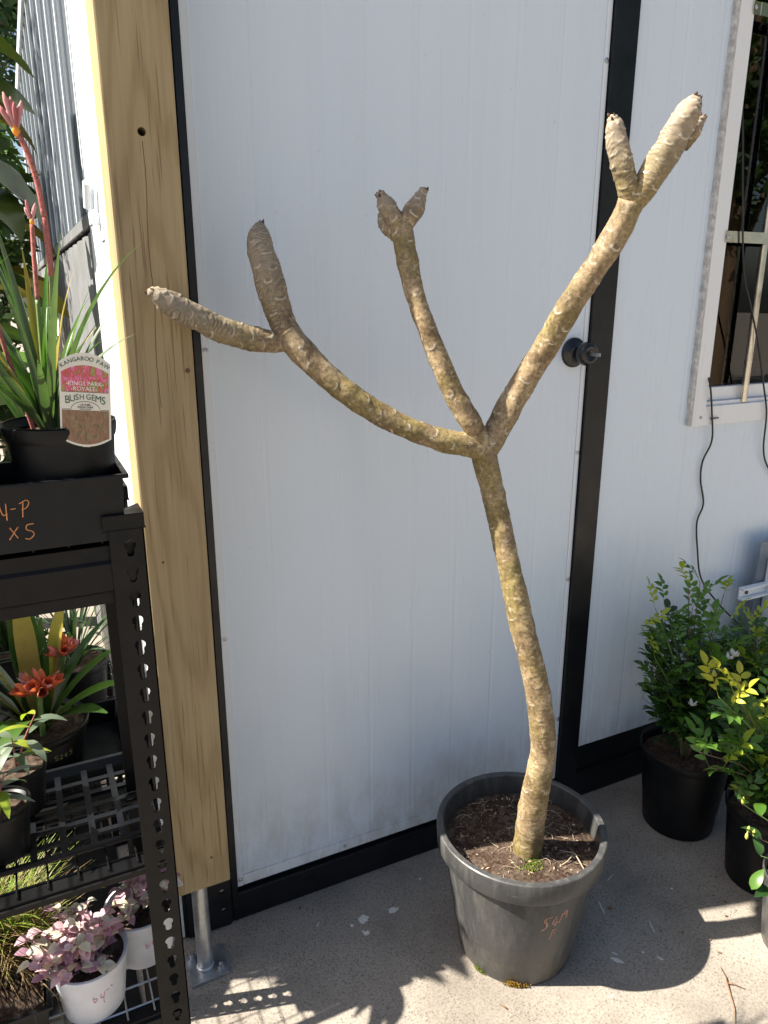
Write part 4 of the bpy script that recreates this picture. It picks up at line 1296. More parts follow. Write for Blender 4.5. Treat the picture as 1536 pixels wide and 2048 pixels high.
M['card'] = simple('cream_card', (0.66, 0.62, 0.52), 0.38, 0.05, 30, bmp=0.0)
M['ink_green'] = simple('green_ink', (0.03, 0.085, 0.045), 0.5, 0.1, 30, bmp=0.0)
M['ink_dark'] = simple('dark_ink', (0.025, 0.03, 0.028), 0.5, 0.1, 30, bmp=0.0)
M['ink_white'] = simple('white_ink', (0.72, 0.70, 0.66), 0.5, 0.05, 30, bmp=0.0)
M['ink_red'] = simple('red_ink', (0.60, 0.10, 0.07), 0.5, 0.05, 30, bmp=0.0)
M['photo_top'] = print_mat('printed_flowers', [(0.25, (0.03, 0.05, 0.03)), (0.40, (0.30, 0.33, 0.09)), (0.47, (0.42, 0.05, 0.05)), (0.54, (0.62, 0.10, 0.16)), (0.62, (0.60, 0.24, 0.42)), (0.70, (0.06, 0.05, 0.05)), (0.78, (0.48, 0.46, 0.20))], 150, (1, 1, 0.35), 3.1)
M['photo_bottom'] = print_mat('printed_garden', [(0.25, (0.02, 0.03, 0.015)), (0.42, (0.09, 0.12, 0.04)), (0.50, (0.30, 0.09, 0.07)), (0.58, (0.16, 0.19, 0.07)), (0.68, (0.36, 0.16, 0.16)), (0.8, (0.32, 0.34, 0.16))], 240, (1.6, 1, 0.45), 8.4)

def text_obj(body, size, mat, parent, loc, rot=0.0, name='lettering', sx=1.0):
    cu = bpy.data.curves.new('txt', 'FONT')
    cu.body = body; cu.size = size; cu.align_x = 'CENTER'; cu.align_y = 'BOTTOM_BASELINE'
    cu.extrude = 0.00012; cu.resolution_u = 3
    ob = bpy.data.objects.new('txt', cu); col.objects.link(ob)
    dg = bpy.context.evaluated_depsgraph_get()
    me = bpy.data.meshes.new_from_object(ob.evaluated_get(dg))
    bpy.data.objects.remove(ob); bpy.data.curves.remove(cu)
    me.name = name
    # lay it in the local x-z plane facing -y
    c, s = math.cos(rot), math.sin(rot)
    for v in me.vertices:
        x, y, z = v.co; x *= sx
        v.co = (c*x - s*y + loc[0], loc[2] - z, s*x + c*y + loc[1])
    me.materials.clear()
    return link(name, me, parent, mat)

def flat_poly(name, pts, y, mat, parent, thick=0.0001):
    n = len(pts)
    mb = MB().add([(x, y, z) for x, z in pts] + [(x, y+thick, z) for x, z in pts],
                  [tuple(range(n)), tuple(range(2*n-1, n-1, -1))] + [(i, n+i, n+(i+1) % n, (i+1) % n) for i in range(n)])
    return mb.build(name, mat, parent)

def plant_tag(loc, rot, label, scale=1.0, full=True):
    root = empty('plant_tag', loc, 0, label, 'label', None)
    root.rotation_euler = rot
    root.scale = (scale,)*3
    w = 0.0285; H = 0.112
    def arc(z_edge, rise, n=14, flip=1):
        return [(w*(1 - 2*i/n), z_edge + flip*rise*(1 - (1-2*i/n)**2)) for i in range(n+1)]
    card = [(-w, 0.010)] + [(-w + 2*w*i/14, 0.010 - 0.0095*(1-(1-2*i/14)**2)) for i in range(1, 14)] + [(w, 0.010)] + arc(H-0.012, 0.0115)
    flat_poly('tag_card', card, 0.0, M['card'], root, 0.0007)
    iw = w - 0.0022
    y1 = -0.00016
    def arc2(z_edge, rise, n=14): return [(iw*(1 - 2*i/n), z_edge + rise*(1 - (1-2*i/n)**2)) for i in range(n+1)]
    flat_poly('printed_photo', [(-iw, 0.066), (iw, 0.066)] + arc2(H-0.0235, 0.0085), y1, M['photo_top'], root)
    flat_poly('printed_photo', [(iw, 0.0105), (iw, 0.044), (-iw, 0.044), (-iw, 0.0105)] + [(-iw + 2*iw*i/14, 0.0115 - 0.0085*(1-(1-2*i/14)**2)) for i in range(1, 14)], y1, M['photo_bottom'], root)
    flat_poly('rule', [(-iw, 0.0652), (iw, 0.0652), (iw, 0.0658), (-iw, 0.0658)], y1, M['ink_dark'], root)
    flat_poly('rule', [(-iw, 0.0446), (-0.016, 0.0446), (-0.016, 0.0452), (-iw, 0.0452)], y1, M['ink_dark'], root)
    flat_poly('rule', [(0.0175, 0.0446), (iw, 0.0446), (iw, 0.0452), (0.0175, 0.0452)], y1, M['ink_dark'], root)
    # arched line over the garden emblem
    up = []; dn = []
    for i in range(19):
        a = math.pi*(1 - i/18)
        up.append((0.0165*math.cos(a), 0.0449 + 0.0100*math.sin(a))); dn.append((0.0161*math.cos(a), 0.0446 + 0.0096*math.sin(a)))
    flat_poly('rule', up + dn[::-1], y1, M['ink_green'], root)
    # small emblem: red seed between two leaf sprays
    flat_poly('emblem', [(-0.0012, 0.0498), (0.0012, 0.0498), (0.0010, 0.0512), (0.0, 0.0528), (-0.0010, 0.0512)], y1-0.0001, M['ink_red'], root)
    for s in (-1, 1):
        for a0, l in ((0.25, 0.0060), (0.7, 0.0050), (1.1, 0.0040)):
            cx, cz = s*0.0015, 0.0496
            ex, ez = cx + s*l*math.cos(a0), cz + l*math.sin(a0)*0.8
            nx, nz = -math.sin(a0)*0.0005, math.cos(a0)*0.0005
            flat_poly('emblem', [(cx, cz), ((cx+ex)/2 + nx, (cz+ez)/2 + nz), (ex, ez), ((cx+ex)/2 - nx, (cz+ez)/2 - nz)], y1-0.0001, M['ink_green'], root)
    yt = -0.00034
    # headline on an arc
    s = 'KANGAROO PAW'; adv = {'K':.95,'A':.98,'N':1.05,'G':1.05,'R':.98,'O':1.12,' ':.5,'P':.95,'W':1.35}
    tot = sum(adv[c] for c in s); x = -tot/2
    for ch in s:
        xc = (x + adv[ch]/2)/tot*2
        x += adv[ch]
        if ch == ' ': continue
        px = xc*0.0262; pz = H-0.0195 + 0.0100*(1 - xc*xc)
        text_obj(ch, 0.0068, M['ink_green'], root, (px, pz, yt), -xc*0.62)
    text_obj('-KINGS PARK-', 0.0068, M['ink_white'], root, (0.0, 0.0733, yt))
    text_obj('-ROYALE-', 0.0068, M['ink_white'], root, (-0.001, 0.0672, yt))
    s = 'BUSH GEMS'; adv = {'B':1.0,'U':1.0,'S':.9,'H':1.0,' ':.35,'G':1.0,'E':.85,'M':1.2}
    tot = sum(adv[c] for c in s); x = -tot/2
    for ch in s:
        xc = (x + adv[ch]/2)/tot*2; x += adv[ch]
        if ch == ' ': continue
        px = xc*0.0225
        drop = 0.0085*max(0.0, abs(xc)-0.25)**1.2
        text_obj(ch, 0.0088*(1 + 0.55*abs(xc)**1.5), M['ink_green'], root, (px, 0.0568 - drop, yt), -xc*0.05, sx=0.86)
    text_obj('KINGS PARK', 0.0030, M['ink_dark'], root, (0.0, 0.0468, yt), sx=1.05)
    text_obj('& Botanic Garden', 0.0018, M['ink_dark'], root, (0.0, 0.0449, yt))
    # folded stake that holds the tag in the soil
    flat_poly('stake', [(-0.006, H-0.002), (0.006, H-0.002), (0.004, 0.0), (-0.004, 0.0)], 0.0012, M['card'], root, 0.0005)
    return root
plant_tag((0.0595, 0.9000, 1.3335), (R(-3), R(4.5), R(-12)), 'cream printed tag reading kangaroo paw on the front pot', 0.95)
plant_tag((-0.082, 0.8985, 1.338), (R(-3), R(5.0), R(-8)), 'second printed tag cut by the left edge of the picture', 0.95)
def back_tag():
    root = empty('plant_tag', (0.066, 1.06, 1.375), R(-20), 'small blank white tag standing behind the printed kangaroo paw tag', 'label')
    pts = [(-0.014, -0.05), (0.014, -0.05), (0.014, 0.03)] + [(0.014*math.cos(math.pi*i/8), 0.03 + 0.010*math.sin(math.pi*i/8)) for i in range(1, 8)] + [(-0.014, 0.03)]
    flat_poly('tag_card', pts, 0, M['white_pot'], root, 0.0007)
back_tag()

# ------------------------------------------------------------------ clivia and other plants on the bench
def clivia():
    pr, zs, rs = pot('nursery_pot', (-0.047, 1.430, 0.602), 0.090, 0.070, 0.105, M['pot_black'], 'black pot of the orange flowering clivia with dull numbers on it', soil=0.88, rimh=0.12, rimw=0.05, group='black nursery pots')
    r0, R1, h = 0.070, 0.090, 0.105
    zr = h*0.88
    def on(u, v):
        r = r0 + (R1*0.95-r0)*0.97*v/zr + 0.0005
        return (r*math.cos(u), r*math.sin(u), v)
    D = []
    x = 0
    for ch in ('5', '2', '6', '5'):
        g = {'5': [[(0.006, 0.010), (0.001, 0.010), (0.0005, 0.006), (0.005, 0.005), (0.005, 0.001), (0, 0)]],
             '2': [[(0.0, 0.008), (0.003, 0.0095), (0.0045, 0.006), (0.0, 0.0), (0.006, 0.0005)]],
             '6': [[(0.004, 0.009), (0.0, 0.004), (0.002, 0.0), (0.005, 0.002), (0.001, 0.0045)]]}[ch]
        for pl in g: D.append([(p[0] + x, p[1] + 0.058) for p in pl])
        x += 0.0095
    strokes('handwriting', D, lambda u, v: on(R(-76) + u/0.08, v), 0.0005, M['pen_yellow'], pr)
    root = empty('clivia', (-0.047, 1.430, 0.602+zs), 0, 'clivia with orange trumpet flowers and broad arching leaves', 'plant')
    rg = random.Random(21)
    spec = [  # heading, length, width, lean, bend, material
        (R(100), 0.300, 0.028, 0.05, 0.20, 'strap_yellow'), (R(40), 0.275, 0.026, 0.28, 0.15, 'strap_yellow'),
        (R(190), 0.24, 0.030, 0.25, 0.4, 'strap_yellow'), (R(200), 0.21, 0.030, 0.45, 0.5, 'strap_yellow'),
        (R(60), 0.215, 0.030, 0.12, 0.25, 'strap_dark'), (R(120), 0.235, 0.030, 0.10, 0.3, 'strap_dark'), (R(80), 0.22, 0.03, 0.2, 0.3, 'strap_dark'),
        (R(-20), 0.20, 0.030, 0.75, 0.9, 'leaf_mid'), (R(-5), 0.22, 0.030, 0.55, 0.7, 'strap_dark'), (R(15), 0.24, 0.028, 0.45, 0.5, 'strap_dark'),
        (R(-40), 0.16, 0.032, 0.8, 1.1, 'strap_dark'), (R(210), 0.23, 0.032, 0.6, 1.2, 'strap_dark'), (R(235), 0.24, 0.032, 0.7, 1.9, 'leaf_mid'),
        (R(250), 0.22, 0.034, 0.6, 2.2, 'strap_dark'), (R(160), 0.25, 0.03, 0.3, 0.7, 'strap_dark'), (R(175), 0.22, 0.03, 0.5, 0.8, 'strap_dark')]
    for a, l, w, le, be, mt in spec:
        o = blade_mesh(l, w*1.35, be, 0.18, 0.6, 12, 0.10, rg.uniform(-.15, .15), 0.75).build('leaf', M[mt], root, smooth=True)
        o.location = (0.012*math.cos(a), 0.012*math.sin(a), -0.003)
        o.rotation_euler = (Matrix.Rotation(a - math.pi/2, 3, 'Z') @ Matrix.Rotation(-le, 3, 'X')).to_euler()
    def trumpet(p, d, size):
        d = Vector(d).normalized(); s = d.orthogonal().normalized(); t = d.cross(s)
        for k in range(6):
            a = k*math.pi/3 + rg.uniform(-.15, .15)
            out = s*math.cos(a) + t*math.sin(a)
            lf = oval_leaf(size*1.05, size*0.50, 0.22, -0.35, 6).build('petal', M['orange_petal'] if rg.random() < .7 else M['pink_petal'], root, smooth=True)
            orient(lf, Vector(p) + out*size*0.03, d + out*0.38, -out, scale=rg.uniform(0.8, 1.1), roll=rg.uniform(-.25, .25))
    st = [(0.004, -0.035, -0.003), (0.006, -0.036, 0.05), (0.008, -0.036, 0.095)]
    stem(root, st, 0.0052, M['green_stem'])
    for d in ((-0.9, -0.3, 0.5), (-0.3, -0.8, 0.9), (0.5, -0.6, 0.8), (0.9, -0.1, 0.6), (0.1, 0.2, 1.0), (-0.6, 0.3, 0.9), (0.2, -0.9, 0.35)):
        trumpet((0.008 + 0.008*d[0], -0.036 + 0.008*d[1], 0.098), d, 0.040)
    st2 = [(0.02, 0.02, -0.003), (0.045, 0.03, 0.07), (0.058, 0.036, 0.125)]
    stem(root, st2, 0.0048, M['green_stem'])
    for d in ((-0.7, -0.4, 0.6), (0.1, -0.8, 0.8), (0.7, -0.2, 0.9), (0.2, 0.3, 1.0)):
        trumpet((0.058 + 0.006*d[0], 0.036 + 0.006*d[1], 0.128), d, 0.036)
clivia()

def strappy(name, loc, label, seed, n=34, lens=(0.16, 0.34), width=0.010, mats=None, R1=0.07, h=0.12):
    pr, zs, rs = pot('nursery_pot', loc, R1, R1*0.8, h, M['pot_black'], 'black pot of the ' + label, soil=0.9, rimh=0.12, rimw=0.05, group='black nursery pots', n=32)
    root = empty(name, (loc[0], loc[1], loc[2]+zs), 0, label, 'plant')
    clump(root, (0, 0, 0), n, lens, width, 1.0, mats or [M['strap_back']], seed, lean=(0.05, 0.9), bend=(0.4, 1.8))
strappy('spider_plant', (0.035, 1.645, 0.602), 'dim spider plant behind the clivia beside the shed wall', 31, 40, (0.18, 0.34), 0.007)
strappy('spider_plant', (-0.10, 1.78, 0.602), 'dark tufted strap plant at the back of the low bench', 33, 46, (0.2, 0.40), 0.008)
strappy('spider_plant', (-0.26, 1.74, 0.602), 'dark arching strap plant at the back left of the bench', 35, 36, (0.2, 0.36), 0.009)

# gum seedlings on the middle shelf
def gum(loc, label, seed, R1=0.041, h=0.077, specs=()):
    pr, zs, rs = pot('nursery_pot', loc, R1, R1*0.78, h, M['pot_black'], 'small black pot of the ' + label, soil=0.88, rimh=0.12, rimw=0.05, group='small seedling pots', n=40)
    root = empty('gum_seedling', (loc[0], loc[1], loc[2]+zs), 0, label, 'plant')
    rg = random.Random(seed)
    for sx, sy, top in specs:
        stem(root, [(0, 0, -0.003), (sx*0.4, sy*0.4, top*0.5), (sx, sy, top)], [0.0016, 0.0013, 0.0007], M['red_stem'])
        for q in range(7):
            t = 0.30 + 0.7*q/6
            p = Vector((sx*t, sy*t, top*t))
            a = q*2.5 + rg.uniform(-.5, .5)
            lf = oval_leaf(rg.uniform(0.036, 0.055), rg.uniform(0.010, 0.016), 0.10, 0.6, 6).build('leaf', M['gum_leaf'] if rg.random() < .75 else M['leaf_new'], root, smooth=True)
            orient(lf, p, (math.cos(a), math.sin(a), rg.uniform(-.35, .45)))
gum((-0.074, 1.090, 0.7572), 'taller grey gum seedling at the back of the middle shelf', 41, specs=((0.035, -0.02, 0.095), (0.0, -0.01, 0.06)))
gum((-0.098, 1.000, 0.7572), 'grey gum seedling at the front of the middle shelf', 43, specs=((0.015, -0.012, 0.062), (-0.02, -0.01, 0.07)))

# ------------------------------------------------------------------ bottom shelf: grass and two pink plants
def grass_tray():
    nursery_tray('nursery_tray', (-0.27, 0.925), (-0.070, 1.115), 0.4830, 0.063, 'black tray of dry grass on the bottom shelf', 'black nursery trays', floor='solid')
    s = MB(); n = 14
    vs = []; fs = []
    for i in range(n+1):
        for j in range(n+1):
            x = -0.262 + 0.184*i/n; y = 0.933 + 0.174*j/n
            vs.append((x, y, 0.525 + 0.018*noise.noise(Vector((x*30, y*30, 1))) + 0.02*math.sin(math.pi*i/n)*math.sin(math.pi*j/n)))
    for i in range(n):
        for j in range(n):
            a = i*(n+1)+j; fs.append((a, a+n+1, a+n+2, a+1))
    root = empty('grass_clump', (-0.16, 1.01, 0.487), 0, 'half dry tussock grass spilling from its tray on the bottom shelf', 'plant')
    keep(MB().add(vs, fs).build('soil', M['soil'], smooth=True), root)
    rg = random.Random(51)
    for mat, cnt, lens, lean in ((M['grass_dry'], 1000, (0.07, 0.17), (0.3, 1.5)), (M['grass_green'], 420, (0.10, 0.20), (0.0, 0.75))):
        mb = MB()
        for i in range(cnt):
            bx = -0.160 + rg.gauss(0, 0.040); by = 1.072 + rg.gauss(0, 0.018)
            bx = min(max(bx, -0.257), -0.080); by = min(max(by, 0.94), 1.105)
            a = rg.uniform(0, 6.28); le = rg.uniform(*lean); l = rg.uniform(*lens); be = rg.uniform(0.2, 1.8)
            p = Vector((bx, by, 0.540)); d = le; w = rg.uniform(0.0006, 0.0013)
            hx, hy = math.cos(a), math.sin(a); sx, sy = -hy, hx
            V = []
            ns = 6
            for q in range(ns+1):
                ww = w*(1 - (q/ns)**2)+0.0001
                V += [(p.x - sx*ww, p.y - sy*ww, p.z), (p.x + sx*ww, p.y + sy*ww, p.z)]
                p = p + Vector((hx*math.sin(d), hy*math.sin(d), math.cos(d)))*(l/ns)
                d += be/ns
            mb.add(V, [(2*q, 2*q+1, 2*q+3, 2*q+2) for q in range(ns)])
        tag(keep(mb.build('blades', mat), root), kind='stuff')
grass_tray()

PINKM = [oval_leaf(0.017, 0.0125, 0.22, 0.5, 4).mesh('pink_leaf_%d' % i) for i in range(3)]
for me, k in zip(PINKM, ('pink_leaf', 'cream_leaf', 'mauve_leaf')):
    me.materials.append(M[k]); me.polygons.foreach_set('use_smooth', [True]*len(me.polygons))
def pink_pot(loc, label, plabel, seed, tips, R1=0.055, h=0.090, num=None):
    pr, zs, rs = pot('nursery_pot', loc, R1, R1*0.80, h, M['white_pot'], label, soil=0.90, rimh=0.10, rimw=0.05, group='white nursery pots', n=56)
    r0 = R1*0.80
    def on(u, v):
        r = r0 + (R1*0.95-r0)*0.97*v/(h*0.9) + 0.0004
        return (r*math.cos(u), r*math.sin(u), v)
    w = [[(0, 0.010), (0.0005, 0.0), (0.005, 0.002), (0.004, 0.006), (0, 0.006)], [(0.012, 0.011), (0.011, 0.004), (0.016, 0.004), (0.0175, 0.012), (0.015, -0.004), (0.0165, -0.009)], [(0.020, 0.012), (0.024, 0.013)], [(0.028, 0.016), (0.031, 0.013)]]
    strokes('handwriting', [[(x, y + 0.045) for x, y in pl] for pl in w], lambda u, v: on(R(-92) + u/R1, v), 0.00055, M['pen_pink'], pr)
    root = empty('pink_plant', (loc[0], loc[1], loc[2]+zs), 0, plabel, 'plant')
    rg = random.Random(seed)
    for tx, ty, tz in tips:
        b = (tx*0.35, ty*0.35, -0.002)
        mid = (tx*0.75, ty*0.75, tz*0.55)
        stem(root, [b, mid, (tx, ty, tz)], [0.0014, 0.0012, 0.0008], M['mauve_leaf'])
        k = 9
        for q in range(k):
            t = 0.35 + 0.65*q/(k-1)
            p = Vector(b).lerp(Vector((tx, ty, tz)), t) + Vector((0, 0, 0.006*math.sin(t*3)))
            a = q*2.3 + rg.uniform(-.6, .6)
            o = link('leaf', rg.choice([PINKM[0], PINKM[0], PINKM[1], PINKM[1], PINKM[2]]), root)
            orient(o, p, (math.cos(a), math.sin(a), rg.uniform(-.25, .5)), scale=rg.uniform(0.8, 1.35), roll=rg.uniform(-.4, .4))
def pk(seed, n, cx, cy, sp, zlo, zhi):
    rg = random.Random(seed); out = []
    for i in range(n):
        a = rg.uniform(0, 6.28); r = sp*math.sqrt(rg.random())
        out.append((cx + r*math.cos(a), cy + r*math.sin(a), rg.uniform(zlo, zhi)))
    return out
pink_pot((-0.012, 0.968, 0.4830), 'white pot with pink handwriting at the front of the bottom shelf', 'pink and cream leafed trailing plant in the front white pot', 61, pk(3, 32, -0.024, 0.004, 0.064, 0.012, 0.062))
pink_pot((0.070, 1.030, 0.4830), 'white pot half hidden behind the slotted upright', 'pink and cream leafed plant with a taller pink shoot behind the upright', 67, pk(5, 20, 0.0, 0.0, 0.052, 0.02, 0.055) + [(-0.006, 0.0, 0.085), (0.0, 0.006, 0.080), (0.01, 0.0, 0.075)])

# ------------------------------------------------------------------ potted shrubs on the right
def compound_leaf(nl, length, lw, seed, mat):
    """pinnate leaf along +y: thin rachis with alternate oval leaflets"""
    rg = random.Random(seed)
    mb = MB()
    pts = [(0, length*t, length*0.10*math.sin(t*2.2)) for t in (0, .25, .5, .75, 1)]
    mb.tube(pts, [0.0007, 0.0006, 0.0005, 0.0004, 0.0003], 4)
    for i in range(nl):
        t = 0.22 + 0.78*i/(nl-1)
        side = 0 if i == nl-1 else (1 if i % 2 else -1)
        a = side*rg.uniform(0.75, 1.1)
        l = lw*2.15*(0.65 + 0.45*t)*rg.uniform(0.85, 1.1)
        leaf = oval_leaf(l, lw*(0.75 + 0.3*t), 0.16, rg.uniform(0.2, 0.7), 5)
        q = Matrix.Rotation(-a, 3, 'Z') @ Matrix.Rotation(rg.uniform(-.25, .35), 3, 'X') @ Matrix.Rotation(rg.uniform(-.4, .4), 3, 'Y')
        off = Vector((0, length*t, length*0.10*math.sin(t*2.2)))
        mb.add([q @ Vector(v) + off for v in leaf.v], leaf.f)
    me = mb.mesh('compound_leaf')
    me.materials.append(mat); me.polygons.foreach_set('use_smooth', [True]*len(me.polygons))
    return me
CL = {k: [compound_leaf(7, 0.078, 0.0165, 70+i+10*j, M[k]) for i in range(3)] for j, k in enumerate(('leaf_dark', 'leaf_mid', 'leaf_new', 'leaf_tip'))}
SL = {}
for k in ('leaf_dark', 'leaf_mid', 'leaf_new'):
    SL[k] = []
    for i in range(2):
        me = oval_leaf(0.052, 0.024, 0.14, 0.5 + 0.3*i, 6).mesh('simple_leaf'); me.materials.append(M[k])
        me.polygons.foreach_set('use_smooth', [True]*len(me.polygons)); SL[k].append(me)

def shrub(name, loc, label, tips, seed, mats, leaves=CL, per=6, start=0.35, scale=1.0, group=None):
    """stems from the soil to each tip (relative to loc), leaves along the upper part; mats(t, tipindex) picks a colour"""
    rg = random.Random(seed)
    root = empty(name, loc, 0, label, 'plant', group)
    for i, (tx, ty, tz) in enumerate(tips):
        b = Vector((tx*0.06, ty*0.06, -0.004)); e = Vector((tx, ty, tz))
        mid = Vector((tx*0.35 + rg.uniform(-.01, .01), ty*0.35 + rg.uniform(-.01, .01), tz*0.55))
        r = 0.0032 if tz > .2 else 0.002
        C = catmull([(*b, r), (*mid, r*0.7), (*e, r*0.3)], 0.02)
        MB().tube([c[:3] for c in C], [c[3] for c in C], 6).build('stem', M['woody_stem'] if i % 3 else M['green_stem'], root, smooth=True)
        for q in range(per):
            t = start + (1-start)*q/(per-1)
            k = min(len(C)-1, int(t*(len(C)-1)))
            p = Vector(C[k][:3])
            a = q*2.4 + i*1.3 + rg.uniform(-.4, .4)
            out = Vector((math.cos(a), math.sin(a), rg.uniform(0.15, 0.8) if t < 0.85 else rg.uniform(0.6, 1.6)))
            key = mats(t, i, rg)
            o = link('leaf', rg.choice(leaves[key]), root)
            orient(o, p, out, scale=scale*rg.uniform(0.75, 1.15), roll=rg.uniform(-.5, .5))
    return root

def white_flower(root, p, size, seed):
    rg = random.Random(seed)
    for k in range(5):
        a = k*2*math.pi/5
        o = oval_leaf(size, size*0.45, 0.15, -0.6, 4).build('petal', M['white_petal'], root, smooth=True)
        orient(o, p, (math.cos(a), math.sin(a) - 0.4, 0.6))

def rand_tips(seed, n, rx, ry, zlo, zhi, cx=0, cy=0):
    rg = random.Random(seed); out = []
    for i in range(n):
        a = rg.uniform(0, 6.28); r = math.sqrt(rg.random())
        z = rg.uniform(zlo, zhi)
        f = 0.55 + 0.45*math.sin(math.pi*min(1, (z-zlo)/(zhi-zlo)*0.8 + 0.2))
        out.append((cx + rx*r*math.cos(a)*f, cy + ry*r*math.sin(a)*f, z))
    return out

def right_plants():
    # 1: black pot under the window
    pr, zs, _ = pot('plant_pot', (1.603, 1.292, 0.0), 0.127, 0.099, 0.252, M['pot_black'], 'round black pot on the concrete under the window, shrub with white flowers', soil=0.86, rimh=0.09, rimw=0.05, group='black pots on the right')
    tips = [(-0.185, 0.0, 0.50), (-0.05, 0.02, 0.53), (0.095, 0.02, 0.48), (-0.205, 0.02, 0.44), (-0.12, -0.04, 0.40), (0.05, -0.05, 0.37), (-0.17, 0.0, 0.36), (0.11, 0.0, 0.40), (0.0, 0.04, 0.45), (-0.10, 0.05, 0.48), (0.03, 0.05, 0.52), (-0.02, -0.06, 0.34)]
    tips += rand_tips(81, 24, 0.15, 0.13, 0.14, 0.40, -0.02)
    def m1(t, i, rg):
        if t > 0.9 and i < 9: return rg.choice(['leaf_new', 'leaf_mid', 'leaf_mid'])
        if t > 0.7 and i < 12: return 'leaf_mid'
        return rg.choice(['leaf_dark', 'leaf_dark', 'leaf_mid'])
    s1 = shrub('murraya_shrub', (1.603, 1.292, zs), 'leafy green shrub with a few white flowers in the pot under the window', tips, 82, m1, per=7, group='green shrubs on the right')
    for i, p in enumerate(((0.020, -0.08, 0.345), (0.040, -0.075, 0.350), (0.055, -0.07, 0.340), (-0.10, -0.08, 0.235))):
        white_flower(s1, p, 0.020, i)
    # 2: taller shrub behind it at the corner
    pr, zs, _ = pot('plant_pot', (1.930, 1.330, 0.0), 0.115, 0.090, 0.235, M['pot_black'], 'black pot furthest right by the wall, mostly hidden by leaves', soil=0.86, rimh=0.09, rimw=0.05, group='black pots on the right')
    def m2(t, i, rg): return rg.choice(['leaf_new', 'leaf_mid', 'leaf_mid']) if t > 0.75 else rg.choice(['leaf_dark', 'leaf_mid'])
    shrub('murraya_shrub', (1.930, 1.330, zs), 'yellow green shrub at the right edge behind the brighter one', rand_tips(83, 30, 0.16, 0.12, 0.14, 0.36), 84, m2, per=6, group='green shrubs on the right')
    # 3: sunlit shrub in front
    pr, zs, _ = pot('plant_pot', (1.630, 1.030, 0.0), 0.112, 0.088, 0.225, M['pot_black'], 'black pot of the sunlit yellow tipped shrub at right edge', soil=0.86, rimh=0.09, rimw=0.05, group='black pots on the right')
    tips = [(-0.301, -0.026, 0.438), (-0.253, -0.026, 0.439), (-0.342, -0.026, 0.308), (-0.19, -0.026, 0.372), (-0.142, -0.026, 0.386), (-0.301, -0.026, 0.257), (-0.186, -0.026, 0.263), (-0.105, -0.026, 0.212), (-0.175, -0.026, 0.121)]
    tips += rand_tips(85, 16, 0.14, 0.11, 0.08, 0.30, -0.06, -0.02)
    def m3(t, i, rg):
        if t > 0.8 and i < 2: return 'leaf_tip'
        if t > 0.7: return rg.choice(['leaf_new', 'leaf_mid'])
        return rg.choice(['leaf_mid', 'leaf_dark', 'leaf_mid'])
    shrub('murraya_shrub', (1.630, 1.030, zs), 'bright yellow tipped shrub catching the sun at the right edge', tips, 86, m3, per=7, group='green shrubs on the right')
    # 4: broad-leaved plant with yellow buds in a grey pot, nearest on the right
    pr, zs, _ = pot('plant_pot', (1.520, 0.835, 0.0), 0.105, 0.085, 0.198, M['pot_grey'], 'grey pot cut by the right edge, nearest the camera', soil=0.86, rimh=0.09, rimw=0.05, group='black pots on the right')
    tips = [(-0.208, 0.06, 0.26), (-0.173, 0.06, 0.17), (-0.173, 0.03, 0.04), (-0.13, 0.05, 0.10), (-0.07, 0.02, 0.17), (-0.10, 0.0, 0.05), (-0.09, 0.05, 0.24)] + rand_tips(87, 9, 0.12, 0.10, 0.05, 0.24)
    def m4(t, i, rg): return rg.choice(['leaf_mid', 'leaf_dark', 'leaf_mid'])
    s4 = shrub('budding_shrub', (1.520, 0.835, zs), 'broad leaved plant with small yellow buds nearest on the right', tips, 88, m4, leaves=SL, per=5)
    for i, p in enumerate(((-0.173, 0.06, 0.170), (-0.183, 0.055, 0.160), (-0.164, 0.052, 0.163), (-0.208, 0.06, 0.258))):
        MB().lathe([(0.0008, 0), (0.0038, 0.006), (0.0034, 0.013), (0.0006, 0.019)], 10).build('bud', M['bud_yellow'], s4, smooth=True).location = p
right_plants()

# ------------------------------------------------------------------ cords, gate end
def cords():
    c1 = [(1.766, 1.530, 2.05), (1.763, 1.512, 1.99), (1.764, 1.494, 1.90), (1.78, 1.486, 1.765), (1.82, 1.484, 1.568), (1.869, 1.483, 1.466), (1.914, 1.483, 1.375), (1.971, 1.486, 1.244), (2.006, 1.49, 1.16), (2.024, 1.497, 1.055), (2.054, 1.50, 0.997), (2.112, 1.50, 0.943)]
    c2 = [(1.759, 1.515, 1.29), (1.748, 1.488, 1.262), (1.773, 1.490, 1.176), (1.796, 1.498, 1.094), (1.775, 1.503, 1.035), (1.775, 1.503, 0.978), (1.8, 1.503, 0.9), (1.782, 1.503, 0.846), (1.795, 1.50, 0.759), (1.818, 1.49, 0.659), (1.903, 1.48, 0.561), (1.991, 1.46, 0.478), (2.064, 1.44, 0.40)]
    for pts, lab in ((c1, 'thin black cable hanging down across the barred window'), (c2, 'dark green cable snaking down the wall below the window')):
        C = catmull([(*p, 0) for p in pts], 0.012)
        o = MB().tube([c[:3] for c in C], 0.0026, 8).build('cable', M['rubber'], smooth=True)
        tag(o, lab, 'cable')
    o = MB().tube([(1.775, 1.4935, 1.160), (1.806, 1.4935, 1.1605)], 0.0022, 6).build('cable_clip', M['rubber'])
    tag(o, 'short black clip pinned to the window frame bottom', 'clip')
cords()

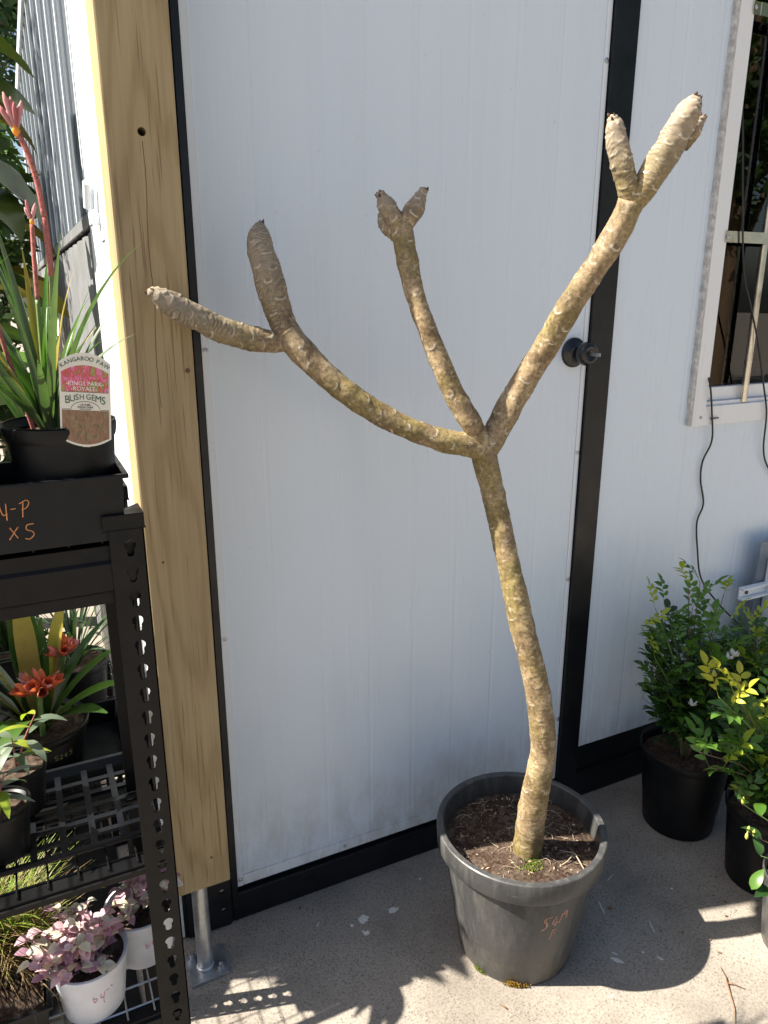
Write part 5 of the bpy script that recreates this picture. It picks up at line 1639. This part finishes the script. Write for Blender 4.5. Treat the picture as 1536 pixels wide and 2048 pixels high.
def gate():
    root = empty('gate', (2.3, 1.46, 0), 0, 'ribbed clear gate with white post and hinge at the right edge', 'gate')
    def P(o): return keep(o, root)
    mb = MB()
    for i in range(48):
        x = 2.02 + 0.0125*i
        mb.box((x, 1.452, 0.10), (x + 0.0122, 1.4535, 0.76))
        mb.box((x, 1.4537, 0.10), (x + 0.001, 1.4597, 0.76))
    P(mb.build('clear_sheet', M['poly']))
    P(box('gate_post', (2.055, 1.40, 0.0), (2.105, 1.448, 0.70), M['trim_white'], bevel=0.003))
    P(box('hinge_leaf', (1.935, 1.425, 0.622), (2.054, 1.445, 0.628), M['trim_white'], bevel=0.001))
    P(box('hinge_leaf', (1.935, 1.425, 0.588), (2.054, 1.445, 0.594), M['trim_white'], bevel=0.001))
    P(box('hinge_back', (1.935, 1.4405, 0.5945), (2.054, 1.445, 0.6215), M['trim_white'], bevel=0.001))
    P(MB().lathe([(0.006, 0), (0.006, 0.003), (0.0, 0.003)], 12, (1.965, 1.44, 0.608), 'Y').build('bolt', M['rubber']))
    P(box('bottom_rail', (2.106, 1.45, 0.05), (2.65, 1.47, 0.098), M['trim_white']))
gate()

# ------------------------------------------------------------------ litter on the slab
def litter():
    rg = random.Random(91)
    def splat(x, y, r, seed, stretch=1.0, rot=0.0):
        g = random.Random(seed); n = 26
        pts = []
        for i in range(n):
            a = 2*math.pi*i/n
            rr = r*(0.65 + 0.55*abs(noise.noise(Vector((math.cos(a)*2.2 + seed, math.sin(a)*2.2, 0)))) + g.uniform(-.12, .12))
            px, py = rr*math.cos(a)*stretch, rr*math.sin(a)
            pts.append((x + px*math.cos(rot) - py*math.sin(rot), y + px*math.sin(rot) + py*math.cos(rot)))
        m = len(pts)
        mb = MB().add([(a, b, 0.0006) for a, b in pts] + [(x, y, 0.0012)], [(i, (i+1) % m, m) for i in range(m)])
        o = mb.build('paint_splat', M['paint_splat']); o.parent = GROUND
    splat(0.609, 1.366, 0.015, 1, 1.2); splat(0.689, 1.358, 0.012, 2, 1.4); splat(0.598, 1.324, 0.009, 3, 1.2); splat(0.575, 1.360, 0.006, 4)
    splat(0.592, 1.332, 0.004, 5); splat(1.094, 0.996, 0.0075, 6, 2.6, 2.2); splat(1.103, 1.012, 0.003, 7, 3.0, 2.2); splat(1.166, 0.985, 0.004, 8); splat(1.38, 1.10, 0.004, 9)
    for i, (x, y, r, st, ro) in enumerate(((1.17, 1.13, 0.0022, 14, 1.25), (1.26, 1.20, 0.0012, 20, 0.3), (1.19, 0.955, 0.004, 2.5, 2.0), (0.50, 1.40, 0.0015, 9, 0.8), (1.24, 1.03, 0.0016, 16, 1.15), (0.80, 1.42, 0.003, 2, 0.4), (1.02, 0.93, 0.0028, 3, 0.2))):
        splat(x, y, r, 20+i, st, ro)
    # forked twig
    mb = MB()
    mb.tube([(1.297, 0.875, 0.003), (1.283, 0.848, 0.005), (1.270, 0.832, 0.004), (1.258, 0.815, 0.003), (1.236, 0.785, 0.003), (1.21, 0.763, 0.003)], [0.0006, 0.0012, 0.002, 0.0015, 0.0011, 0.0006], 6)
    mb.tube([(1.274, 0.838, 0.004), (1.287, 0.826, 0.005), (1.299, 0.809, 0.003)], [0.0012, 0.0009, 0.0005], 6)
    tag(mb.build('twig', M['twig'], smooth=True), 'thin forked brown twig lying on the sunlit concrete', 'twig')
    mb = MB().tube([(0.782, 1.022, 0.002), (0.790, 1.005, 0.0025)], [0.0012, 0.0016], 6)
    tag(mb.build('twig', M['twig'], smooth=True), 'tiny dry stick beside the foot of the big pot', 'twig')
    mb = MB()
    for i in range(420):
        x = rg.uniform(0.2, 2.0); y = rg.uniform(0.6, 1.48)
        if (x-0.932)**2 + (y-1.18)**2 < 0.15**2: continue
        r = rg.uniform(0.0005, 0.0016) if rg.random() < .93 else rg.uniform(0.0018, 0.0035)
        a = rg.uniform(0, 6.28)
        mb.tube([(x, y, r*0.5), (x + 2.2*r*math.cos(a), y + 2.2*r*math.sin(a), r*0.6)], [r, r*0.5], 5)
    o = tag(mb.build('soil_crumbs', M['chip']), 'scattered crumbs of potting soil on the concrete', 'soil', kind='stuff')
    for i, (x, y, s) in enumerate(((1.18, 1.12, 0.016), (1.46, 1.03, 0.009), (1.52, 1.08, 0.008), (1.22, 1.22, 0.008), (1.33, 0.90, 0.010))):
        lf = oval_leaf(s, s*0.5, 0.3, 0.6, 4).build('fallen_leaf', M['twig'], smooth=True)
        orient(lf, (x, y, 0.002), (math.cos(i*2.1), math.sin(i*2.1), 0.05))
        lf.parent = GROUND
litter()

# ------------------------------------------------------------------ big leathery plant and greenery behind the bench
def fiddle():
    pr, zs, _ = pot('plant_pot', (-0.10, 2.14, 0.0), 0.16, 0.13, 0.32, M['pot_black'], 'black pot of the big leathery leafed plant behind the bench', soil=0.86, rimh=0.09, rimw=0.05, group='black pots behind')
    root = empty('fiddle_leaf_fig', (-0.10, 2.14, zs), 0, 'tall plant with big dark leathery leaves behind the kangaroo paw', 'plant')
    stem(root, [(0, 0, -0.01), (0.02, -0.05, 0.6), (0.0, -0.10, 1.2), (0.02, -0.14, 1.75)], [0.014, 0.012, 0.010, 0.006], M['woody_stem'])
    rg = random.Random(101)
    spec = [((0.0, -0.14, 1.72), (0.75, 0.1, 0.25), 0.24, 'big_leaf'), ((0.0, -0.13, 1.62), (0.9, -0.2, -0.05), 0.26, 'big_leaf_brown'), ((0.0, -0.13, 1.60), (0.6, -0.5, 0.3), 0.25, 'big_leaf'),
            ((0.0, -0.12, 1.50), (0.95, 0.0, -0.2), 0.28, 'big_leaf'), ((0.0, -0.12, 1.45), (0.7, -0.6, -0.1), 0.24, 'big_leaf'), ((0.0, -0.11, 1.38), (0.9, 0.2, 0.15), 0.26, 'big_leaf_brown'),
            ((0.0, -0.11, 1.28), (0.9, -0.3, -0.15), 0.27, 'big_leaf'), ((0.0, -0.10, 1.22), (0.8, 0.4, 0.2), 0.28, 'big_leaf_brown'), ((0.0, -0.10, 1.12), (0.9, -0.2, 0.05), 0.26, 'big_leaf'),
            ((0.0, -0.10, 1.02), (0.8, 0.1, 0.3), 0.26, 'leaf_mid'), ((0.0, -0.09, 0.95), (0.7, -0.4, 0.2), 0.26, 'leaf_mid'),
            ((0.0, -0.12, 1.55), (-0.8, -0.2, 0.2), 0.26, 'big_leaf'), ((0.0, -0.12, 1.40), (-0.7, -0.5, 0.1), 0.26, 'big_leaf'), ((0.0, -0.11, 1.25), (-0.8, 0.3, 0.1), 0.26, 'big_leaf'), ((0.0, -0.1, 1.1), (-0.6, -0.6, 0.2), 0.25, 'big_leaf'), ((0.0, -0.12, 1.68), (-0.3, -0.8, 0.3), 0.22, 'big_leaf')]
    for p, d, l, mt in spec:
        o = oval_leaf(l, l*0.62, 0.14, 0.9, 12, wave=0.02).build('leaf', M[mt], root, smooth=True)
        orient(o, p, d, roll=rg.uniform(-.5, .5))
fiddle()

def leaf_cloud(cnt, center, rad, size, seed, shell=0.35, narrow=0.45):
    """many small separate leaf faces spread through an uneven crown"""
    rg = random.Random(seed); mb = MB()
    lumps = [(Vector((rg.uniform(-.7, .7)*rad[0], rg.uniform(-.7, .7)*rad[1], rg.uniform(-.7, .7)*rad[2])), rg.uniform(0.25, 0.5)) for _ in range(16)]
    V = []; F = []
    for i in range(cnt):
        c, s = lumps[rg.randrange(len(lumps))]
        u = Vector((rg.gauss(0, 1), rg.gauss(0, 1), rg.gauss(0, 1))).normalized()*(rg.random()**shell)
        p = Vector(center) + c + Vector((u.x*rad[0]*s, u.y*rad[1]*s, u.z*rad[2]*s))
        d = Vector((rg.gauss(0, 1), rg.gauss(0, 1), rg.gauss(0, .7) - 0.3)).normalized()
        w = d.orthogonal().normalized(); w = Quaternion(d, rg.uniform(0, 6.28)) @ w
        l = size*rg.uniform(0.7, 1.3)
        n = len(V)
        V += [p, p + d*l*0.5 + w*l*narrow*0.5, p + d*l, p + d*l*0.5 - w*l*narrow*0.5]
        F.append((n, n+1, n+2, n+3))
    return MB().add(V, F)

def tree(name, loc, h, rad, label, seed, cnt=5000, size=0.09, group=None, trunkr=0.07, mat='hedge', limbs=6):
    rg = random.Random(seed)
    root = empty(name, loc, 0, label, 'tree', group)
    pts = [(0, 0, 0), (rg.uniform(-.1, .1), rg.uniform(-.1, .1), h*0.4), (rg.uniform(-.2, .2), rg.uniform(-.2, .2), h*0.9)]
    C = catmull([(*p, r) for p, r in zip(pts, (trunkr, trunkr*0.7, trunkr*0.25))], 0.15)
    mb = MB().tube([c[:3] for c in C], [c[3] for c in C], 10)
    for i in range(limbs):
        k = int(len(C)*(0.35 + 0.55*i/limbs)); p = Vector(C[k][:3]); a = i*2.4
        e = p + Vector((math.cos(a)*rad[0]*0.7, math.sin(a)*rad[1]*0.7, rad[2]*0.35))
        m = p.lerp(e, 0.5) + Vector((0, 0, 0.08*h))
        mb.tube([p, m, e], [C[k][3]*0.6, C[k][3]*0.4, 0.008], 7)
    mb.build('trunk', M['woody_stem'], root, smooth=True)
    leaf_cloud(cnt, (0, 0, h - rad[2]*0.75), rad, size, seed+1).build('crown', M[mat], root)
tree('background_tree', (-0.26, 3.7, 0), 2.45, (0.40, 0.8, 1.05), 'feathery green tree behind the leathery plant at far left', 201, 9000, 0.07, 'trees beyond the bench')
tree('background_tree', (-0.1, 6.4, 0), 4.2, (1.0, 1.0, 1.5), 'taller green tree further back beside the clear side wall', 203, 9000, 0.09, 'trees beyond the bench')
tree('background_tree', (-2.2, 6.0, 0), 3.8, (1.3, 1.2, 1.5), 'broad green tree beyond the left end of the bench', 205, 8000, 0.10, 'trees beyond the bench')
# trees across the yard, seen only as dim reflections in the window
for i, (x, y, h) in enumerate(((7.2, -3.0, 6.0), (9.0, -4.6, 7.0), (6.4, -5.2, 6.5), (8.6, -1.4, 5.5), (10.5, -2.6, 7.0), (5.0, -7.0, 7.0))):
    tree('yard_tree', (x, y, 0), h, (1.1, 1.1, h*0.36), 'slender yard tree mirrored in the window glass', 211+3*i, 3500, 0.16, 'slender trees across the yard', 0.11)

def inside():
    """plants on a bench in the room behind the window"""
    root = empty('room_bench', (2.1, 1.9, 0), 0, 'dim bench inside the room behind the window', 'bench')
    keep(box('bench_top', (1.5, 1.72, 1.02), (2.7, 2.2, 1.05), M['room']), root)
    for x in (1.56, 2.64):
        for y in (1.78, 2.14): keep(box('leg', (x-.02, y-.02, 0), (x+.02, y+.02, 1.019), M['room']), root)
    strappy('spider_plant', (1.86, 1.90, 1.0505), 'strap plant on the bench inside the window', 121, 26, (0.18, 0.34), 0.014, [M['leaf_mid'], M['strap']])
    strappy('spider_plant', (2.28, 1.95, 1.0505), 'second strap plant inside, further along the window bench', 123, 26, (0.2, 0.38), 0.016, [M['leaf_mid'], M['strap']])
inside()

# unseen leafy plants added left of the picture to shade the clivia bench
def shade_plant(loc, label, seed, h, lo=0.12, start=0.35):
    pr, zs, _ = pot('nursery_pot', loc, 0.09, 0.075, 0.15, M['pot_black'], 'black pot of the ' + label, soil=0.88, rimh=0.1, rimw=0.05, group='black nursery pots', n=32)
    shrub('shade_shrub', (loc[0], loc[1], loc[2]+zs), label, rand_tips(seed, 30, 0.20, 0.13, lo, h), seed+1, lambda t, i, rg: rg.choice(['leaf_dark', 'leaf_mid']), leaves=SL, per=7, scale=1.5, start=start)
shade_plant((-0.46, 1.56, 0.5975), 'unseen bare stemmed shrub added left of the clivia to shade it', 301, 0.78, 0.40, 0.72)
tree('shade_tree', (-1.15, 2.12, 0), 2.15, (0.42, 0.36, 0.62), 'unseen bushy tree added left of the bench to shade it', 331, 5200, 0.07, None, 0.03)  # added out of view to keep sun off the space behind the clivia
def hedge():
    root = empty('hedge', (-0.9, 3.0, 0), 0, 'low green hedge behind the bench and the leathery plant', 'hedge')
    tag(leaf_cloud(9000, (0, 0, 0.72), (1.0, 0.35, 0.85), 0.06, 341).build('foliage', M['hedge'], root), kind='stuff')
    mb = MB()
    rg = random.Random(5)
    for i in range(9):
        x = -0.85 + 0.21*i
        mb.tube([(x, rg.uniform(-.1, .1), 0), (x + rg.uniform(-.1, .1), rg.uniform(-.1, .1), 1.1)], [0.016, 0.006], 6)
    mb.build('stems', M['woody_stem'], root)
hedge()
